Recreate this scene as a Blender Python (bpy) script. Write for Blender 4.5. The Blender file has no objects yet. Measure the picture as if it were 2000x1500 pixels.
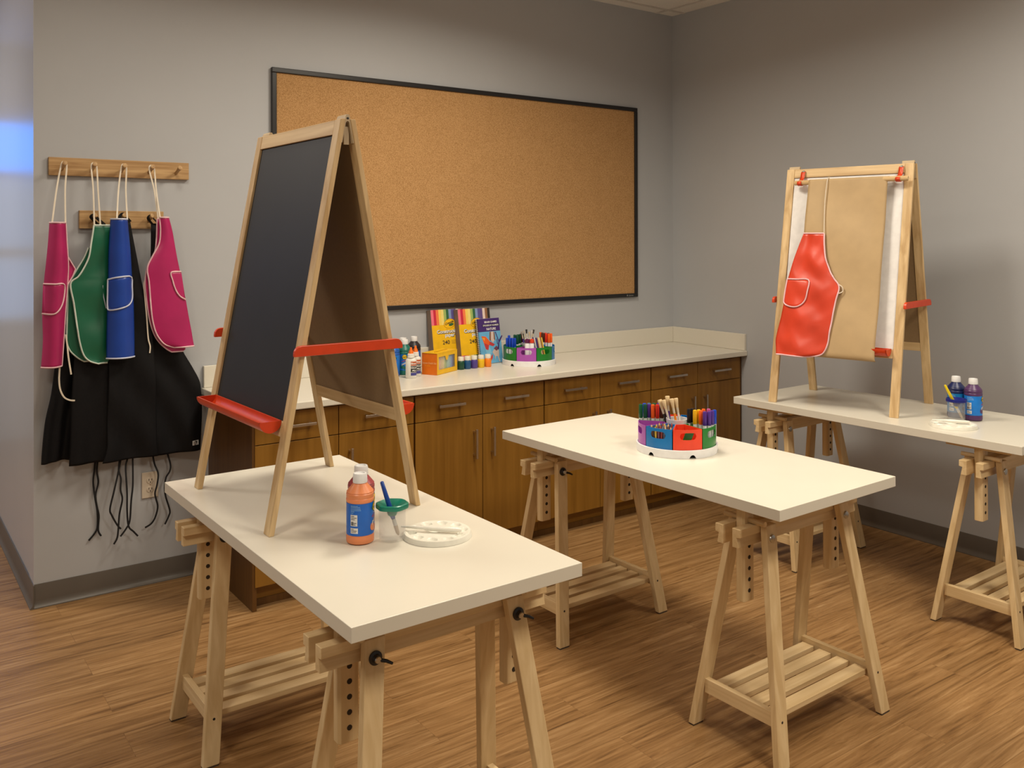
import bpy, bmesh, math, random
from mathutils import Vector, Matrix
random.seed(7)
C = bpy.context.scene.collection
PI = math.pi
# ------------------------------------------------------------------ camera
SC = bpy.context.scene
cam_data = bpy.data.cameras.new('camera'); cam = bpy.data.objects.new('camera', cam_data); C.objects.link(cam)
CP = Vector((-4.3127, -4.1676, 1.5258)); YAW, PITCH, ROLL, FPX = -0.6256, 0.0026, -0.0021, 1757.0
fw = Vector((-math.sin(YAW)*math.cos(PITCH), math.cos(YAW)*math.cos(PITCH), math.sin(PITCH)))
rt = Vector((math.cos(YAW), math.sin(YAW), 0)); up = rt.cross(fw)
rt2 = rt*math.cos(ROLL)+up*math.sin(ROLL); up2 = -rt*math.sin(ROLL)+up*math.cos(ROLL)
cam.matrix_world = Matrix(((rt2.x, up2.x, -fw.x, CP.x), (rt2.y, up2.y, -fw.y, CP.y), (rt2.z, up2.z, -fw.z, CP.z), (0, 0, 0, 1)))
cam_data.sensor_width = 36; cam_data.sensor_fit = 'HORIZONTAL'; cam_data.lens = 36*FPX/2000
cam_data.shift_y = -291.08/2000; cam_data.clip_start = 0.05
SC.camera = cam
# ------------------------------------------------------------------ world, lights, exposure
SC.view_settings.view_transform = 'Standard'; SC.view_settings.look = 'None'
SC.view_settings.exposure = 0.12; SC.view_settings.gamma = 1.0; SC.view_settings.use_curve_mapping = False
w = bpy.data.worlds.new('world'); SC.world = w; w.use_nodes = True
w.node_tree.nodes['Background'].inputs[0].default_value = (1.0, 0.9, 0.76, 1); w.node_tree.nodes['Background'].inputs[1].default_value = 0.26
def area(name, loc, sx, sy, power, col, target=None, spread=None):
    l = bpy.data.lights.new(name, 'AREA'); l.shape = 'RECTANGLE'; l.size = sx; l.size_y = sy; l.energy = power; l.color = col
    if spread: l.spread = spread
    o = bpy.data.objects.new(name, l); C.objects.link(o); o.location = loc
    if target is not None:
        o.rotation_euler = (Vector(target)-Vector(loc)).to_track_quat('-Z', 'Y').to_euler()
    return o
WARM = (1.0, 0.90, 0.735)
SPR = math.radians(160)
area('ceiling_lamp', (-2.05, -1.40, 2.95), 0.58, 0.58, 35, WARM, spread=SPR)
area('ceiling_lamp', (-3.45, -1.20, 2.95), 0.40, 0.40, 11, WARM, spread=SPR)
area('ceiling_lamp', (-2.20, -4.05, 2.95), 0.58, 0.58, 46, WARM, spread=SPR)
area('ceiling_lamp', (-0.95, -2.95, 2.95), 0.58, 0.58, 19, WARM, spread=SPR)
area('ceiling_lamp', (-4.90, -2.90, 2.95), 0.58, 0.58, 24, WARM, spread=SPR)
area('hall_fill_light', (-5.2, 1.0, 2.95), 0.5, 0.5, 46, (1.0, 0.90, 0.80))  # added fill light out of view, only to brighten the satin wall end
H_CT, D_CT, H_T, T_T, W_T, L_T = 0.8417, 0.612, 0.7549, 0.0324, 0.60, 1.3192
H_C, X_W = 2.9745, -3.7378

# ------------------------------------------------------------------ materials
def nd(nt, typ, **kw):
    n = nt.nodes.new(typ)
    for k, v in kw.items():
        if k.startswith('i_'): n.inputs[k[2:].replace('_', ' ')].default_value = v
        else: setattr(n, k, v)
    return n
def pm(name, col, rough=0.5, metal=0.0, spec=0.5, coat=0.0, bump=None, var=None, alpha=None, sheen=0):
    """plain procedural material: base colour with a little noise, optional bump (scale, strength)"""
    m = bpy.data.materials.new(name); m.use_nodes = True; nt = m.node_tree; b = nt.nodes['Principled BSDF']
    b.inputs['Roughness'].default_value = rough; b.inputs['Metallic'].default_value = metal
    b.inputs['Specular IOR Level'].default_value = spec; b.inputs['Coat Weight'].default_value = coat
    b.inputs['Sheen Weight'].default_value = sheen
    tc = nd(nt, 'ShaderNodeTexCoord')
    sc, amt = var if var else (30, 0.06)
    n = nd(nt, 'ShaderNodeTexNoise'); n.inputs['Scale'].default_value = sc; n.inputs['Detail'].default_value = 4
    nt.links.new(tc.outputs['Object'], n.inputs['Vector'])
    r = nd(nt, 'ShaderNodeValToRGB')
    r.color_ramp.elements[0].position = 0.3; r.color_ramp.elements[1].position = 0.7
    r.color_ramp.elements[0].color = tuple(c*(1-amt) for c in col)+(1,); r.color_ramp.elements[1].color = tuple(min(1, c*(1+amt)) for c in col)+(1,)
    nt.links.new(n.outputs['Fac'], r.inputs['Fac']); nt.links.new(r.outputs['Color'], b.inputs['Base Color'])
    if bump:
        n2 = nd(nt, 'ShaderNodeTexNoise'); n2.inputs['Scale'].default_value = bump[0]; n2.inputs['Detail'].default_value = 3
        nt.links.new(tc.outputs['Object'], n2.inputs['Vector'])
        bp = nd(nt, 'ShaderNodeBump'); bp.inputs['Strength'].default_value = bump[1]; bp.inputs['Distance'].default_value = 0.002
        nt.links.new(n2.outputs['Fac'], bp.inputs['Height']); nt.links.new(bp.outputs['Normal'], b.inputs['Normal'])
    return m
def wood(name, dark, light, axis, rough=0.45, scale=1.0, contrast=(0.35, 0.68), coat=0.0):
    m = bpy.data.materials.new(name); m.use_nodes = True; nt = m.node_tree; b = nt.nodes['Principled BSDF']
    b.inputs['Roughness'].default_value = rough; b.inputs['Coat Weight'].default_value = coat; b.inputs['Specular IOR Level'].default_value = 0.35
    tc = nd(nt, 'ShaderNodeTexCoord'); mp = nd(nt, 'ShaderNodeMapping')
    s = [38*scale]*3; s[axis] = 1.8*scale; mp.inputs['Scale'].default_value = s
    oi = nd(nt, 'ShaderNodeObjectInfo'); cb = nd(nt, 'ShaderNodeCombineXYZ'); ml = nd(nt, 'ShaderNodeMath', operation='MULTIPLY'); ml.inputs[1].default_value = 7.3
    nt.links.new(oi.outputs['Random'], ml.inputs[0]); nt.links.new(ml.outputs[0], cb.inputs[0]); nt.links.new(ml.outputs[0], cb.inputs[1]); nt.links.new(ml.outputs[0], cb.inputs[2])
    nt.links.new(cb.outputs[0], mp.inputs['Location'])
    nt.links.new(tc.outputs['Object'], mp.inputs['Vector'])
    n = nd(nt, 'ShaderNodeTexNoise'); n.inputs['Scale'].default_value = 1.0; n.inputs['Detail'].default_value = 5; n.inputs['Distortion'].default_value = 0.6
    nt.links.new(mp.outputs[0], n.inputs['Vector'])
    r = nd(nt, 'ShaderNodeValToRGB'); r.color_ramp.elements[0].position, r.color_ramp.elements[1].position = contrast
    r.color_ramp.elements[0].color = dark+(1,); r.color_ramp.elements[1].color = light+(1,)
    nt.links.new(n.outputs['Fac'], r.inputs['Fac']); nt.links.new(r.outputs['Color'], b.inputs['Base Color'])
    return m
def floor_mat():
    m = bpy.data.materials.new('floor_planks'); m.use_nodes = True; nt = m.node_tree; b = nt.nodes['Principled BSDF']
    b.inputs['Roughness'].default_value = 0.42; b.inputs['Specular IOR Level'].default_value = 0.35
    tc = nd(nt, 'ShaderNodeTexCoord')
    br = nd(nt, 'ShaderNodeTexBrick'); br.offset = 0.37; br.inputs['Scale'].default_value = 1; br.inputs['Brick Width'].default_value = 1.22; br.inputs['Row Height'].default_value = 0.152
    br.inputs['Mortar Size'].default_value = 0.0008; br.inputs['Color1'].default_value = (0.92, 0.92, 0.92, 1); br.inputs['Color2'].default_value = (1.03, 1.02, 1.0, 1); br.inputs['Mortar'].default_value = (0.70, 0.66, 0.62, 1)
    nt.links.new(tc.outputs['Object'], br.inputs['Vector'])
    mp = nd(nt, 'ShaderNodeMapping'); mp.inputs['Scale'].default_value = (2.8, 48, 1); nt.links.new(tc.outputs['Object'], mp.inputs['Vector'])
    # shift the grain from plank to plank
    add = nd(nt, 'ShaderNodeVectorMath', operation='MULTIPLY_ADD'); nt.links.new(br.outputs['Color'], add.inputs[0]); add.inputs[1].default_value = (40, 17, 9); nt.links.new(mp.outputs[0], add.inputs[2])
    n = nd(nt, 'ShaderNodeTexNoise'); n.inputs['Scale'].default_value = 1; n.inputs['Detail'].default_value = 7; n.inputs['Roughness'].default_value = 0.68; n.inputs['Distortion'].default_value = 0.8
    nt.links.new(add.outputs[0], n.inputs['Vector'])
    r = nd(nt, 'ShaderNodeValToRGB'); cr = r.color_ramp
    cr.elements[0].position = 0.28; cr.elements[0].color = (0.100, 0.046, 0.014, 1)
    cr.elements[1].position = 0.74; cr.elements[1].color = (0.46, 0.290, 0.138, 1)
    e = cr.elements.new(0.45); e.color = (0.250, 0.132, 0.048, 1); e = cr.elements.new(0.58); e.color = (0.330, 0.187, 0.076, 1)
    nt.links.new(n.outputs['Fac'], r.inputs['Fac'])
    mx = nd(nt, 'ShaderNodeMix', data_type='RGBA', blend_type='MULTIPLY'); mx.inputs[0].default_value = 1
    nt.links.new(r.outputs['Color'], mx.inputs[6]); nt.links.new(br.outputs['Color'], mx.inputs[7]); nt.links.new(mx.outputs[2], b.inputs['Base Color'])
    bp = nd(nt, 'ShaderNodeBump'); bp.inputs['Strength'].default_value = 0.12; bp.inputs['Distance'].default_value = 0.001
    nt.links.new(n.outputs['Fac'], bp.inputs['Height']); nt.links.new(bp.outputs['Normal'], b.inputs['Normal'])
    return m
def cork_mat():
    m = bpy.data.materials.new('cork'); m.use_nodes = True; nt = m.node_tree; b = nt.nodes['Principled BSDF']; b.inputs['Roughness'].default_value = 0.85; b.inputs['Specular IOR Level'].default_value = 0.15
    tc = nd(nt, 'ShaderNodeTexCoord')
    n = nd(nt, 'ShaderNodeTexNoise'); n.inputs['Scale'].default_value = 230; n.inputs['Detail'].default_value = 3; nt.links.new(tc.outputs['Object'], n.inputs['Vector'])
    n2 = nd(nt, 'ShaderNodeTexNoise'); n2.inputs['Scale'].default_value = 9; n2.inputs['Detail'].default_value = 5; nt.links.new(tc.outputs['Object'], n2.inputs['Vector'])
    mx = nd(nt, 'ShaderNodeMix', data_type='FLOAT'); mx.inputs[0].default_value = 0.08; nt.links.new(n.outputs['Fac'], mx.inputs[2]); nt.links.new(n2.outputs['Fac'], mx.inputs[3])
    r = nd(nt, 'ShaderNodeValToRGB'); cr = r.color_ramp; cr.elements[0].position = 0.33; cr.elements[0].color = (0.30, 0.160, 0.060, 1); cr.elements[1].position = 0.66; cr.elements[1].color = (0.54, 0.320, 0.145, 1)
    e = cr.elements.new(0.48); e.color = (0.43, 0.240, 0.098, 1)
    nt.links.new(mx.outputs[0], r.inputs['Fac']); nt.links.new(r.outputs['Color'], b.inputs['Base Color'])
    return m
def glow(name, col, s):
    m = bpy.data.materials.new(name); m.use_nodes = True; nt = m.node_tree; b = nt.nodes['Principled BSDF']
    b.inputs['Base Color'].default_value = (0, 0, 0, 1); b.inputs['Emission Color'].default_value = col+(1,); b.inputs['Emission Strength'].default_value = s
    return m
def clear(name, col, frac):
    m = bpy.data.materials.new(name); m.use_nodes = True; nt = m.node_tree; b = nt.nodes['Principled BSDF']
    b.inputs['Base Color'].default_value = col+(1,); b.inputs['Roughness'].default_value = 0.12
    t = nd(nt, 'ShaderNodeBsdfTransparent'); mx = nd(nt, 'ShaderNodeMixShader'); mx.inputs[0].default_value = frac
    nt.links.new(t.outputs[0], mx.inputs[1]); nt.links.new(b.outputs[0], mx.inputs[2]); nt.links.new(mx.outputs[0], nt.nodes['Material Output'].inputs[0])
    return m
M = {}
M['wall'] = pm('wall_paint', (0.440, 0.450, 0.470), 0.5, spec=0.3, var=(2.5, 0.015), bump=(260, 0.05))
M['wall_hall'] = pm('hall_wall_paint', (0.48, 0.49, 0.52), 0.24, spec=0.45, var=(2.5, 0.015))
M['ceil'] = pm('ceiling_tile', (0.80, 0.77, 0.73), 0.85, var=(120, 0.05), bump=(220, 0.25))
M['tbar'] = pm('ceiling_bar', (0.62, 0.58, 0.54), 0.5)
M['base'] = pm('baseboard_vinyl', (0.115, 0.098, 0.082), 0.42, var=(8, 0.05))
M['floor'] = floor_mat()
M['cork'] = cork_mat()
M['black_frame'] = pm('black_frame', (0.012, 0.011, 0.012), 0.35)
for ax, nm in enumerate('xyz'):
    M['pine'+nm] = wood('pine_'+nm, (0.50, 0.325, 0.150), (0.71, 0.52, 0.285), ax, 0.45)
    M['birch'+nm] = wood('birch_'+nm, (0.60, 0.425, 0.215), (0.74, 0.565, 0.325), ax, 0.42)
    M['cab'+nm] = wood('cabinet_veneer_'+nm, (0.190, 0.084, 0.0095), (0.275, 0.132, 0.020), ax, 0.36, scale=0.8, contrast=(0.28, 0.76))
    M['oak'+nm] = wood('oak_'+nm, (0.36, 0.205, 0.085), (0.57, 0.37, 0.175), ax, 0.45, scale=1.6)
M['cab_dark'] = wood('cabinet_carcass', (0.085, 0.036, 0.008), (0.12, 0.053, 0.012), 2, 0.4)
M['laminate'] = pm('white_laminate', (0.67, 0.635, 0.545), 0.30, spec=0.4, var=(6, 0.012))
M['solid'] = pm('counter_solid_surface', (0.69, 0.65, 0.56), 0.28, spec=0.4, var=(300, 0.03))
M['steel'] = pm('brushed_nickel', (0.55, 0.50, 0.45), 0.28, 1.0)
M['bolt'] = pm('bolt_steel', (0.45, 0.43, 0.40), 0.3, 1.0)
M['dark_metal'] = pm('dark_metal', (0.035, 0.032, 0.032), 0.35, 0.6)
M['hole'] = pm('drilled_hole', (0.03, 0.018, 0.008), 0.9)
M['foot'] = pm('dark_foot_pad', (0.05, 0.035, 0.025), 0.7)
M['chalk'] = pm('chalkboard', (0.0185, 0.0185, 0.0195), 0.5, spec=0.3, var=(5, 0.10))
M['white_board'] = pm('white_board', (0.78, 0.76, 0.75), 0.25, spec=0.5)
M['hardboard'] = pm('brown_hardboard', (0.235, 0.150, 0.072), 0.6, var=(90, 0.05))
M['red'] = pm('red_plastic', (0.62, 0.050, 0.008), 0.36)
M['kraft'] = pm('kraft_paper', (0.45, 0.315, 0.165), 0.55, spec=0.35, var=(14, 0.05), bump=(26, 0.16))
M['hinge'] = pm('tan_hinge', (0.52, 0.40, 0.25), 0.45)
M['white_p'] = pm('white_plastic', (0.80, 0.80, 0.81), 0.32)
M['palette_p'] = pm('palette_plastic', (0.80, 0.78, 0.69), 0.28)
M['ivory'] = pm('ivory_plastic', (0.62, 0.53, 0.42), 0.4)
M['ink'] = pm('black_ink', (0.012, 0.012, 0.012), 0.6)
def plastic(n, c, r=0.32): 
    if n not in M: M[n] = pm(n, c, r)
    return M[n]
vinyl = dict(pink=(0.42, 0.014, 0.112), green=(0.006, 0.105, 0.052), blue=(0.008, 0.050, 0.33), red=(0.60, 0.048, 0.017))
for k, c in vinyl.items(): M['v_'+k] = pm(k+'_vinyl', c, 0.34, bump=(14, 0.28), var=(9, 0.10))
M['trim_white'] = pm('white_binding', (0.74, 0.70, 0.70), 0.6)
M['trim_pink'] = pm('pink_binding', (0.78, 0.50, 0.54), 0.6)
M['trim_blue'] = pm('pale_blue_binding', (0.60, 0.64, 0.78), 0.6)
M['trim_green'] = pm('pale_green_binding', (0.60, 0.68, 0.60), 0.6)
M['tape'] = pm('cream_tape', (0.72, 0.64, 0.52), 0.7)
M['black_cloth'] = pm('black_cloth', (0.0040, 0.0036, 0.0044), 0.66, spec=0.22, bump=(45, 0.25), var=(120, 0.2))
M['lace'] = pm('black_lace', (0.006, 0.005, 0.006), 0.8)

# ------------------------------------------------------------------ mesh helpers
class MB:
    def __init__(s): s.v = []; s.f = []; s.m = []
    def add(s, vs, fs, mi=0):
        o = len(s.v); s.v += [tuple(v) for v in vs]; s.f += [tuple(i+o for i in f) for f in fs]; s.m += [mi]*len(fs); return s
    def box(s, x0, x1, y0, y1, z0, z1, mi=0):
        v = [(x, y, z) for x in (x0, x1) for y in (y0, y1) for z in (z0, z1)]
        return s.add(v, [(0, 1, 3, 2), (4, 6, 7, 5), (0, 4, 5, 1), (2, 3, 7, 6), (0, 2, 6, 4), (1, 5, 7, 3)], mi)
    def hexa(s, a, b, mi=0):
        """a, b: two quads (4 points each) joined"""
        return s.add(list(a)+list(b), [(3, 2, 1, 0), (4, 5, 6, 7), (0, 1, 5, 4), (1, 2, 6, 5), (2, 3, 7, 6), (3, 0, 4, 7)], mi)
    def leg(s, p0, p1, wx, ty, mi=0):
        q = lambda p: [(p[0]-wx/2, p[1]-ty/2, p[2]), (p[0]+wx/2, p[1]-ty/2, p[2]), (p[0]+wx/2, p[1]+ty/2, p[2]), (p[0]-wx/2, p[1]+ty/2, p[2])]
        return s.hexa(q(p0), q(p1), mi)
    def prism(s, poly, fn, a, b, mi=0):
        """poly: 2-d outline, fn(u,v,t)->3-d, extruded t=a..b"""
        n = len(poly); v = [fn(p[0], p[1], a) for p in poly]+[fn(p[0], p[1], b) for p in poly]
        return s.add(v, [tuple(range(n-1, -1, -1)), tuple(range(n, 2*n))]+[(i, (i+1) % n, n+(i+1) % n, n+i) for i in range(n)], mi)
    def tube(s, pts, r, n=8, mi=0, flat=1.0):
        pts = [Vector(p) for p in pts]; rings = []
        nrm = None
        for i, p in enumerate(pts):
            t = (pts[min(i+1, len(pts)-1)]-pts[max(i-1, 0)]).normalized()
            if nrm is None:
                a = Vector((0, 0, 1)) if abs(t.z) < 0.9 else Vector((0, 1, 0)); nrm = (a-t*a.dot(t)).normalized()
            else: nrm = (nrm-t*nrm.dot(t)).normalized()
            bn = t.cross(nrm); rr = r[i] if isinstance(r, (list, tuple)) else r
            rings.append([p+nrm*math.cos(2*PI*k/n)*rr*flat+bn*math.sin(2*PI*k/n)*rr for k in range(n)])
        v = [q for rg in rings for q in rg]; L = len(pts)
        f = [(i*n+k, i*n+(k+1) % n, (i+1)*n+(k+1) % n, (i+1)*n+k) for i in range(L-1) for k in range(n)]
        return s.add(v, f+[tuple(range(n-1, -1, -1)), tuple(range((L-1)*n, L*n))], mi)
    def lathe(s, prof, n=32, c=(0, 0, 0), sx=1, sy=1, mi=0, wav=None, caps=True, mats=None):
        v = []
        for (r, z) in prof:
            for k in range(n):
                a = 2*PI*k/n; w_ = wav(a, r, z) if wav else 1
                v.append((c[0]+r*w_*math.cos(a)*sx, c[1]+r*w_*math.sin(a)*sy, c[2]+z))
        f = []; L = len(prof)
        o = len(s.v); s.v += v
        for i in range(L-1):
            for k in range(n):
                s.f.append((o+i*n+k, o+i*n+(k+1) % n, o+(i+1)*n+(k+1) % n, o+(i+1)*n+k)); s.m.append(mats[i] if mats else mi)
        if caps:
            s.f.append(tuple(o+k for k in range(n-1, -1, -1))); s.m.append(mats[0] if mats else mi)
            s.f.append(tuple(o+(L-1)*n+k for k in range(n))); s.m.append(mats[-1] if mats else mi)
        return s
    def grid(s, P, mi=0):
        a, b = len(P), len(P[0]); return s.add([p for row in P for p in row], [(i*b+j, i*b+j+1, (i+1)*b+j+1, (i+1)*b+j) for i in range(a-1) for j in range(b-1)], mi)
    def poly(s, pts, mi=0): return s.add(pts, [tuple(range(len(pts)))], mi)
    def text(s, txt, size, fn, mi=0, align='CENTER', bold=0.0, sx=1.0):
        vs, fs = text_mesh(txt, size, align, bold); return s.add([fn(x*sx, y) for x, y in vs], fs, mi)
    def build(s, name, mats, parent=None, smooth=None, bevel=0, solid=0, recalc=True, seg=2):
        me = bpy.data.meshes.new(name); me.from_pydata(s.v, [], s.f)
        mats = mats if isinstance(mats, (list, tuple)) else [mats]
        for m in mats: me.materials.append(M[m] if isinstance(m, str) else m)
        me.polygons.foreach_set('material_index', s.m)
        if recalc:
            bm = bmesh.new(); bm.from_mesh(me); bmesh.ops.recalc_face_normals(bm, faces=bm.faces); bm.to_mesh(me); bm.free()
        if smooth is not None:
            me.polygons.foreach_set('use_smooth', [True]*len(me.polygons)); me.set_sharp_from_angle(angle=math.radians(smooth))
        me.update(); o = bpy.data.objects.new(name, me); C.objects.link(o)
        if solid:
            md = o.modifiers.new('solid', 'SOLIDIFY'); md.thickness = solid; md.offset = 0
        if bevel:
            md = o.modifiers.new('bevel', 'BEVEL'); md.width = bevel; md.segments = seg; md.limit_method = 'ANGLE'; md.angle_limit = math.radians(40); md.harden_normals = False
        if parent: o.parent = parent
        return o
_tc = {}
def text_mesh(txt, size, align='CENTER', bold=0.0):
    key = (txt, size, align, bold)
    if key in _tc: return _tc[key]
    cu = bpy.data.curves.new('lettering', 'FONT'); cu.body = txt; cu.size = size; cu.align_x = align; cu.offset = bold; cu.resolution_u = 3
    o = bpy.data.objects.new('lettering', cu); C.objects.link(o)
    dg = bpy.context.evaluated_depsgraph_get(); dg.update(); me = bpy.data.meshes.new_from_object(o.evaluated_get(dg))
    vs = [(v.co.x, v.co.y) for v in me.vertices]; fs = [tuple(p.vertices) for p in me.polygons]
    bpy.data.meshes.remove(me); bpy.data.objects.remove(o); bpy.data.curves.remove(cu)
    _tc[key] = (vs, fs); return vs, fs
def tag(o, label, cat, group=None, kind=None):
    o['label'] = label; o['category'] = cat
    if group: o['group'] = group
    if kind: o['kind'] = kind
    return o
def thing(name, loc, rz, label, cat, group=None):
    o = bpy.data.objects.new(name, None); C.objects.link(o); o.location = loc; o.rotation_euler = (0, 0, rz); o.empty_display_size = 0.05
    return tag(o, label, cat, group)
def struct(o, label=None):
    o['kind'] = 'structure'
    if label: o['label'] = label
    return o
def dup(root, loc, rz, label, group=None):
    r = root.copy(); C.objects.link(r); r.location = loc; r.rotation_euler = (0, 0, rz); r['label'] = label
    if group: r['group'] = group
    for ch in list(root.children):
        c = ch.copy(); C.objects.link(c); c.parent = r
        for g in list(ch.children):
            d = g.copy(); C.objects.link(d); d.parent = c
    return r
def catmull(pts, n):
    """resample a list of tuples smoothly with n samples"""
    out = []; L = len(pts)-1
    for i in range(n):
        t = i/(n-1)*L; k = min(int(t), L-1); u = t-k
        p0, p1, p2, p3 = pts[max(k-1, 0)], pts[k], pts[k+1], pts[min(k+2, L)]
        out.append(tuple(0.5*(2*b+(c-a)*u+(2*a-5*b+4*c-d)*u*u+(3*b-3*c+d-a)*u**3) for a, b, c, d in zip(p0, p1, p2, p3)))
    return out

# ------------------------------------------------------------------ the room
YN, XFAR, YHALL = -7.0, -7.6, 3.6
struct(MB().box(XFAR, 0.1, YN, YHALL, -0.1, 0).build('floor', 'floor'), 'brown oak plank floor')
struct(MB().box(X_W, 0.0, 0, 0.12, 0, H_C).build('wall_back', 'wall'), 'grey painted back wall')
struct(MB().box(0, 0.12, YN, 0.12, 0, H_C).build('wall_right', 'wall'), 'grey painted right wall')
struct(MB().box(X_W, X_W+0.1, 0.12, YHALL, 0, H_C).add([], []).build('wall_left', 'wall_hall'), 'satin grey side of the wall end beside the aprons')
# a thin satin skin makes the visible end face part of the left wall
struct(MB().box(X_W-0.0015, X_W, 0.0, 0.12, 0, H_C).build('wall_left', 'wall_hall'), 'satin grey corner end of the back wall')
struct(MB().box(XFAR, X_W, YHALL, YHALL+0.1, 0, H_C).build('wall_hall', 'wall'), 'far hall wall')
cl = MB().box(XFAR, 0.1, YN, YHALL, H_C, H_C+0.1)
for k in range(0, 13):
    x = -0.146-0.6*k
    cl.box(x-0.011, x+0.011, YN, 0 if k < 7 else YHALL, H_C-0.004, H_C, 1)
for k in range(0, 12):
    y = -0.105-0.6*k; cl.box(XFAR, 0, y-0.011, y+0.011, H_C-0.0045, H_C-0.0002, 1)
struct(cl.build('ceiling', ['ceil', 'tbar']), 'white suspended tile ceiling')
def baseboard(name, p0, p1, nrm, label):
    p0, p1, nrm = Vector(p0), Vector(p1), Vector(nrm)
    prof = [(0, 0), (0.016, 0), (0.0155, 0.004), (0.009, 0.010), (0.005, 0.020), (0.004, 0.030), (0.004, 0.094), (0.003, 0.097), (0, 0.097)]
    d = (p1-p0)
    o = MB().prism(prof, lambda u, v, t: p0+nrm*u+Vector((0, 0, v))+d*t, 0, 1).build(name, 'base', smooth=40)
    struct(o, label)
baseboard('baseboard_back', (X_W-0.0015, 0, 0), (-3.025, 0, 0), (0, -1, 0), 'dark cove baseboard under the aprons')
baseboard('baseboard_right', (0, -0.60, 0), (0, YN, 0), (-1, 0, 0), 'dark cove baseboard along the right wall')
baseboard('baseboard_left', (X_W-0.0015, -0.016, 0), (X_W-0.0015, YHALL, 0), (-1, 0, 0), 'dark cove baseboard along the hall')
# hall window that shines on the satin wall end
wn = struct(MB().box(-5.2, -3.86, YHALL-0.03, YHALL-0.001, 0.86, 2.45).build('window_1', pm('window_frame', (0.5, 0.5, 0.5), 0.5)), 'hall window frame')
wp = MB()
for (x0, x1, z0, z1, mi) in ((-5.14, -4.56, 2.03, 2.40, 0), (-4.50, -3.92, 2.03, 2.40, 0), (-5.14, -4.56, 1.45, 1.98, 1), (-4.50, -3.92, 1.45, 1.98, 1), (-5.14, -4.56, 0.92, 1.38, 1), (-4.50, -3.92, 0.92, 1.38, 1)):
    wp.box(x0, x1, YHALL-0.034, YHALL-0.029, z0, z1, mi)
wp.build('pane', [glow('sky_blue_pane', (0.0, 0.25, 1.0), 3.0), glow('pale_sky_pane', (0.42, 0.60, 0.95), 0.75)], wn)

# ------------------------------------------------------------------ cork board
cb_ = thing('cork_board', (-1.531, -0.001, 1.745), 0, 'long cork board in a thin black frame on the back wall', 'cork board')
w2, h2 = 1.1965, 0.597
MB().box(-w2+0.01, w2-0.01, -0.012, 0, -h2+0.01, h2-0.01).build('cork_panel', 'cork', cb_)
fr = MB(); t = 0.024
fr.box(-w2, w2, -0.021, 0, h2-t, h2); fr.box(-w2, w2, -0.021, 0, -h2, -h2+t); fr.box(-w2, -w2+t, -0.021, 0, -h2+t, h2-t); fr.box(w2-t, w2, -0.021, 0, -h2+t, h2-t)
frm = fr.build('frame', 'black_frame', cb_, bevel=0.003)
lg = MB(); lg.text('Quartet', 0.012, lambda x, y: (w2-0.062+x, -0.0218, -h2+0.0075+y), 0); lg.box(w2-0.096, w2-0.090, -0.0218, -0.0212, -h2+0.008, -h2+0.016)
lg.build('maker_mark', plastic('grey_print', (0.30, 0.30, 0.30)), frm, recalc=False)

# ------------------------------------------------------------------ base cabinets and countertop
YF = -0.577; X0 = -3.0185; PW = 0.3746
cab_lab = ['brown wood base cabinet at the left end of the counter', 'brown wood base cabinet second from the left, behind the middle table', 'brown wood base cabinet third from the left under the counter', 'brown wood base cabinet at the right end by the corner']
for k in range(4):
    xa = X0+2*PW*k; xb = xa+2*PW; cx = (xa+xb)/2
    cb = thing('base_cabinet', (cx, YF, 0), 0, cab_lab[k], 'cabinet', 'brown base cabinets in a row')
    hw = PW
    car = MB(); car.box(-hw+0.0005, hw-0.0005, 0.02, -YF-0.001, 0.094, 0.8095)
    if k == 0: car.box(-hw-0.006, -hw+0.012, 0.004, -YF-0.001, 0.0, 0.8095)
    car.build('carcass', 'cab_dark', cb, bevel=0.0008)
    tk = MB(); tk.box(-hw+0.0005+(0.012 if k == 0 else 0), hw-0.0005, 0.058, 0.074, 0.0, 0.0935); tk.build('toe_kick', 'cabx', cb)
    tb = MB(); tb.box(-hw+0.0005+(0.012 if k == 0 else 0), hw-0.0005, 0.054, 0.0578, 0.0, 0.03); tb.build('kick_strip', 'cab_dark', cb)
    for s in (-1, 1):
        a, b = (-hw+0.0045, -0.0018) if s < 0 else (0.0018, hw-0.0045); mid = (a+b)/2
        d = MB().box(a, b, 0, 0.0195, 0.678, 0.8005).build('drawer', 'cabz', cb, bevel=0.001)
        h = MB(); h.box(mid-0.072, mid+0.072, -0.031, -0.023, 0.737, 0.7485); h.box(mid-0.060, mid-0.050, -0.024, 0.0003, 0.7385, 0.747); h.box(mid+0.050, mid+0.060, -0.024, 0.0003, 0.7385, 0.747)
        h.build('handle', 'steel', d, bevel=0.001)
        d = MB().box(a, b, 0, 0.0195, 0.097, 0.6745).build('door', 'cabz', cb, bevel=0.001)
        hx = s*0.051; h = MB(); h.box(hx-0.0055, hx+0.0055, -0.031, -0.023, 0.473, 0.613); h.box(hx-0.0045, hx+0.0045, -0.024, 0.0003, 0.484, 0.493); h.box(hx-0.0045, hx+0.0045, -0.024, 0.0003, 0.593, 0.602)
        h.build('handle', 'steel', d, bevel=0.001)
tag(MB().box(-0.0218, -0.0005, YF+0.012, -0.001, 0.0, 0.8095).build('filler_strip', 'cab_dark'), 'narrow dark filler strip between the last cabinet and the right wall', 'filler strip')
ct = thing('countertop', (0, 0, 0), 0, 'long off-white countertop with low backsplash over the brown cabinets', 'countertop')
MB().box(-3.058, -0.0008, -D_CT, -0.0008, 0.8103, H_CT).build('slab', 'solid', ct, bevel=0.004)
MB().box(-3.050, -0.0210, -0.020, -0.0008, H_CT, 0.9415).build('backsplash', 'solid', ct, bevel=0.003)
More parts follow.
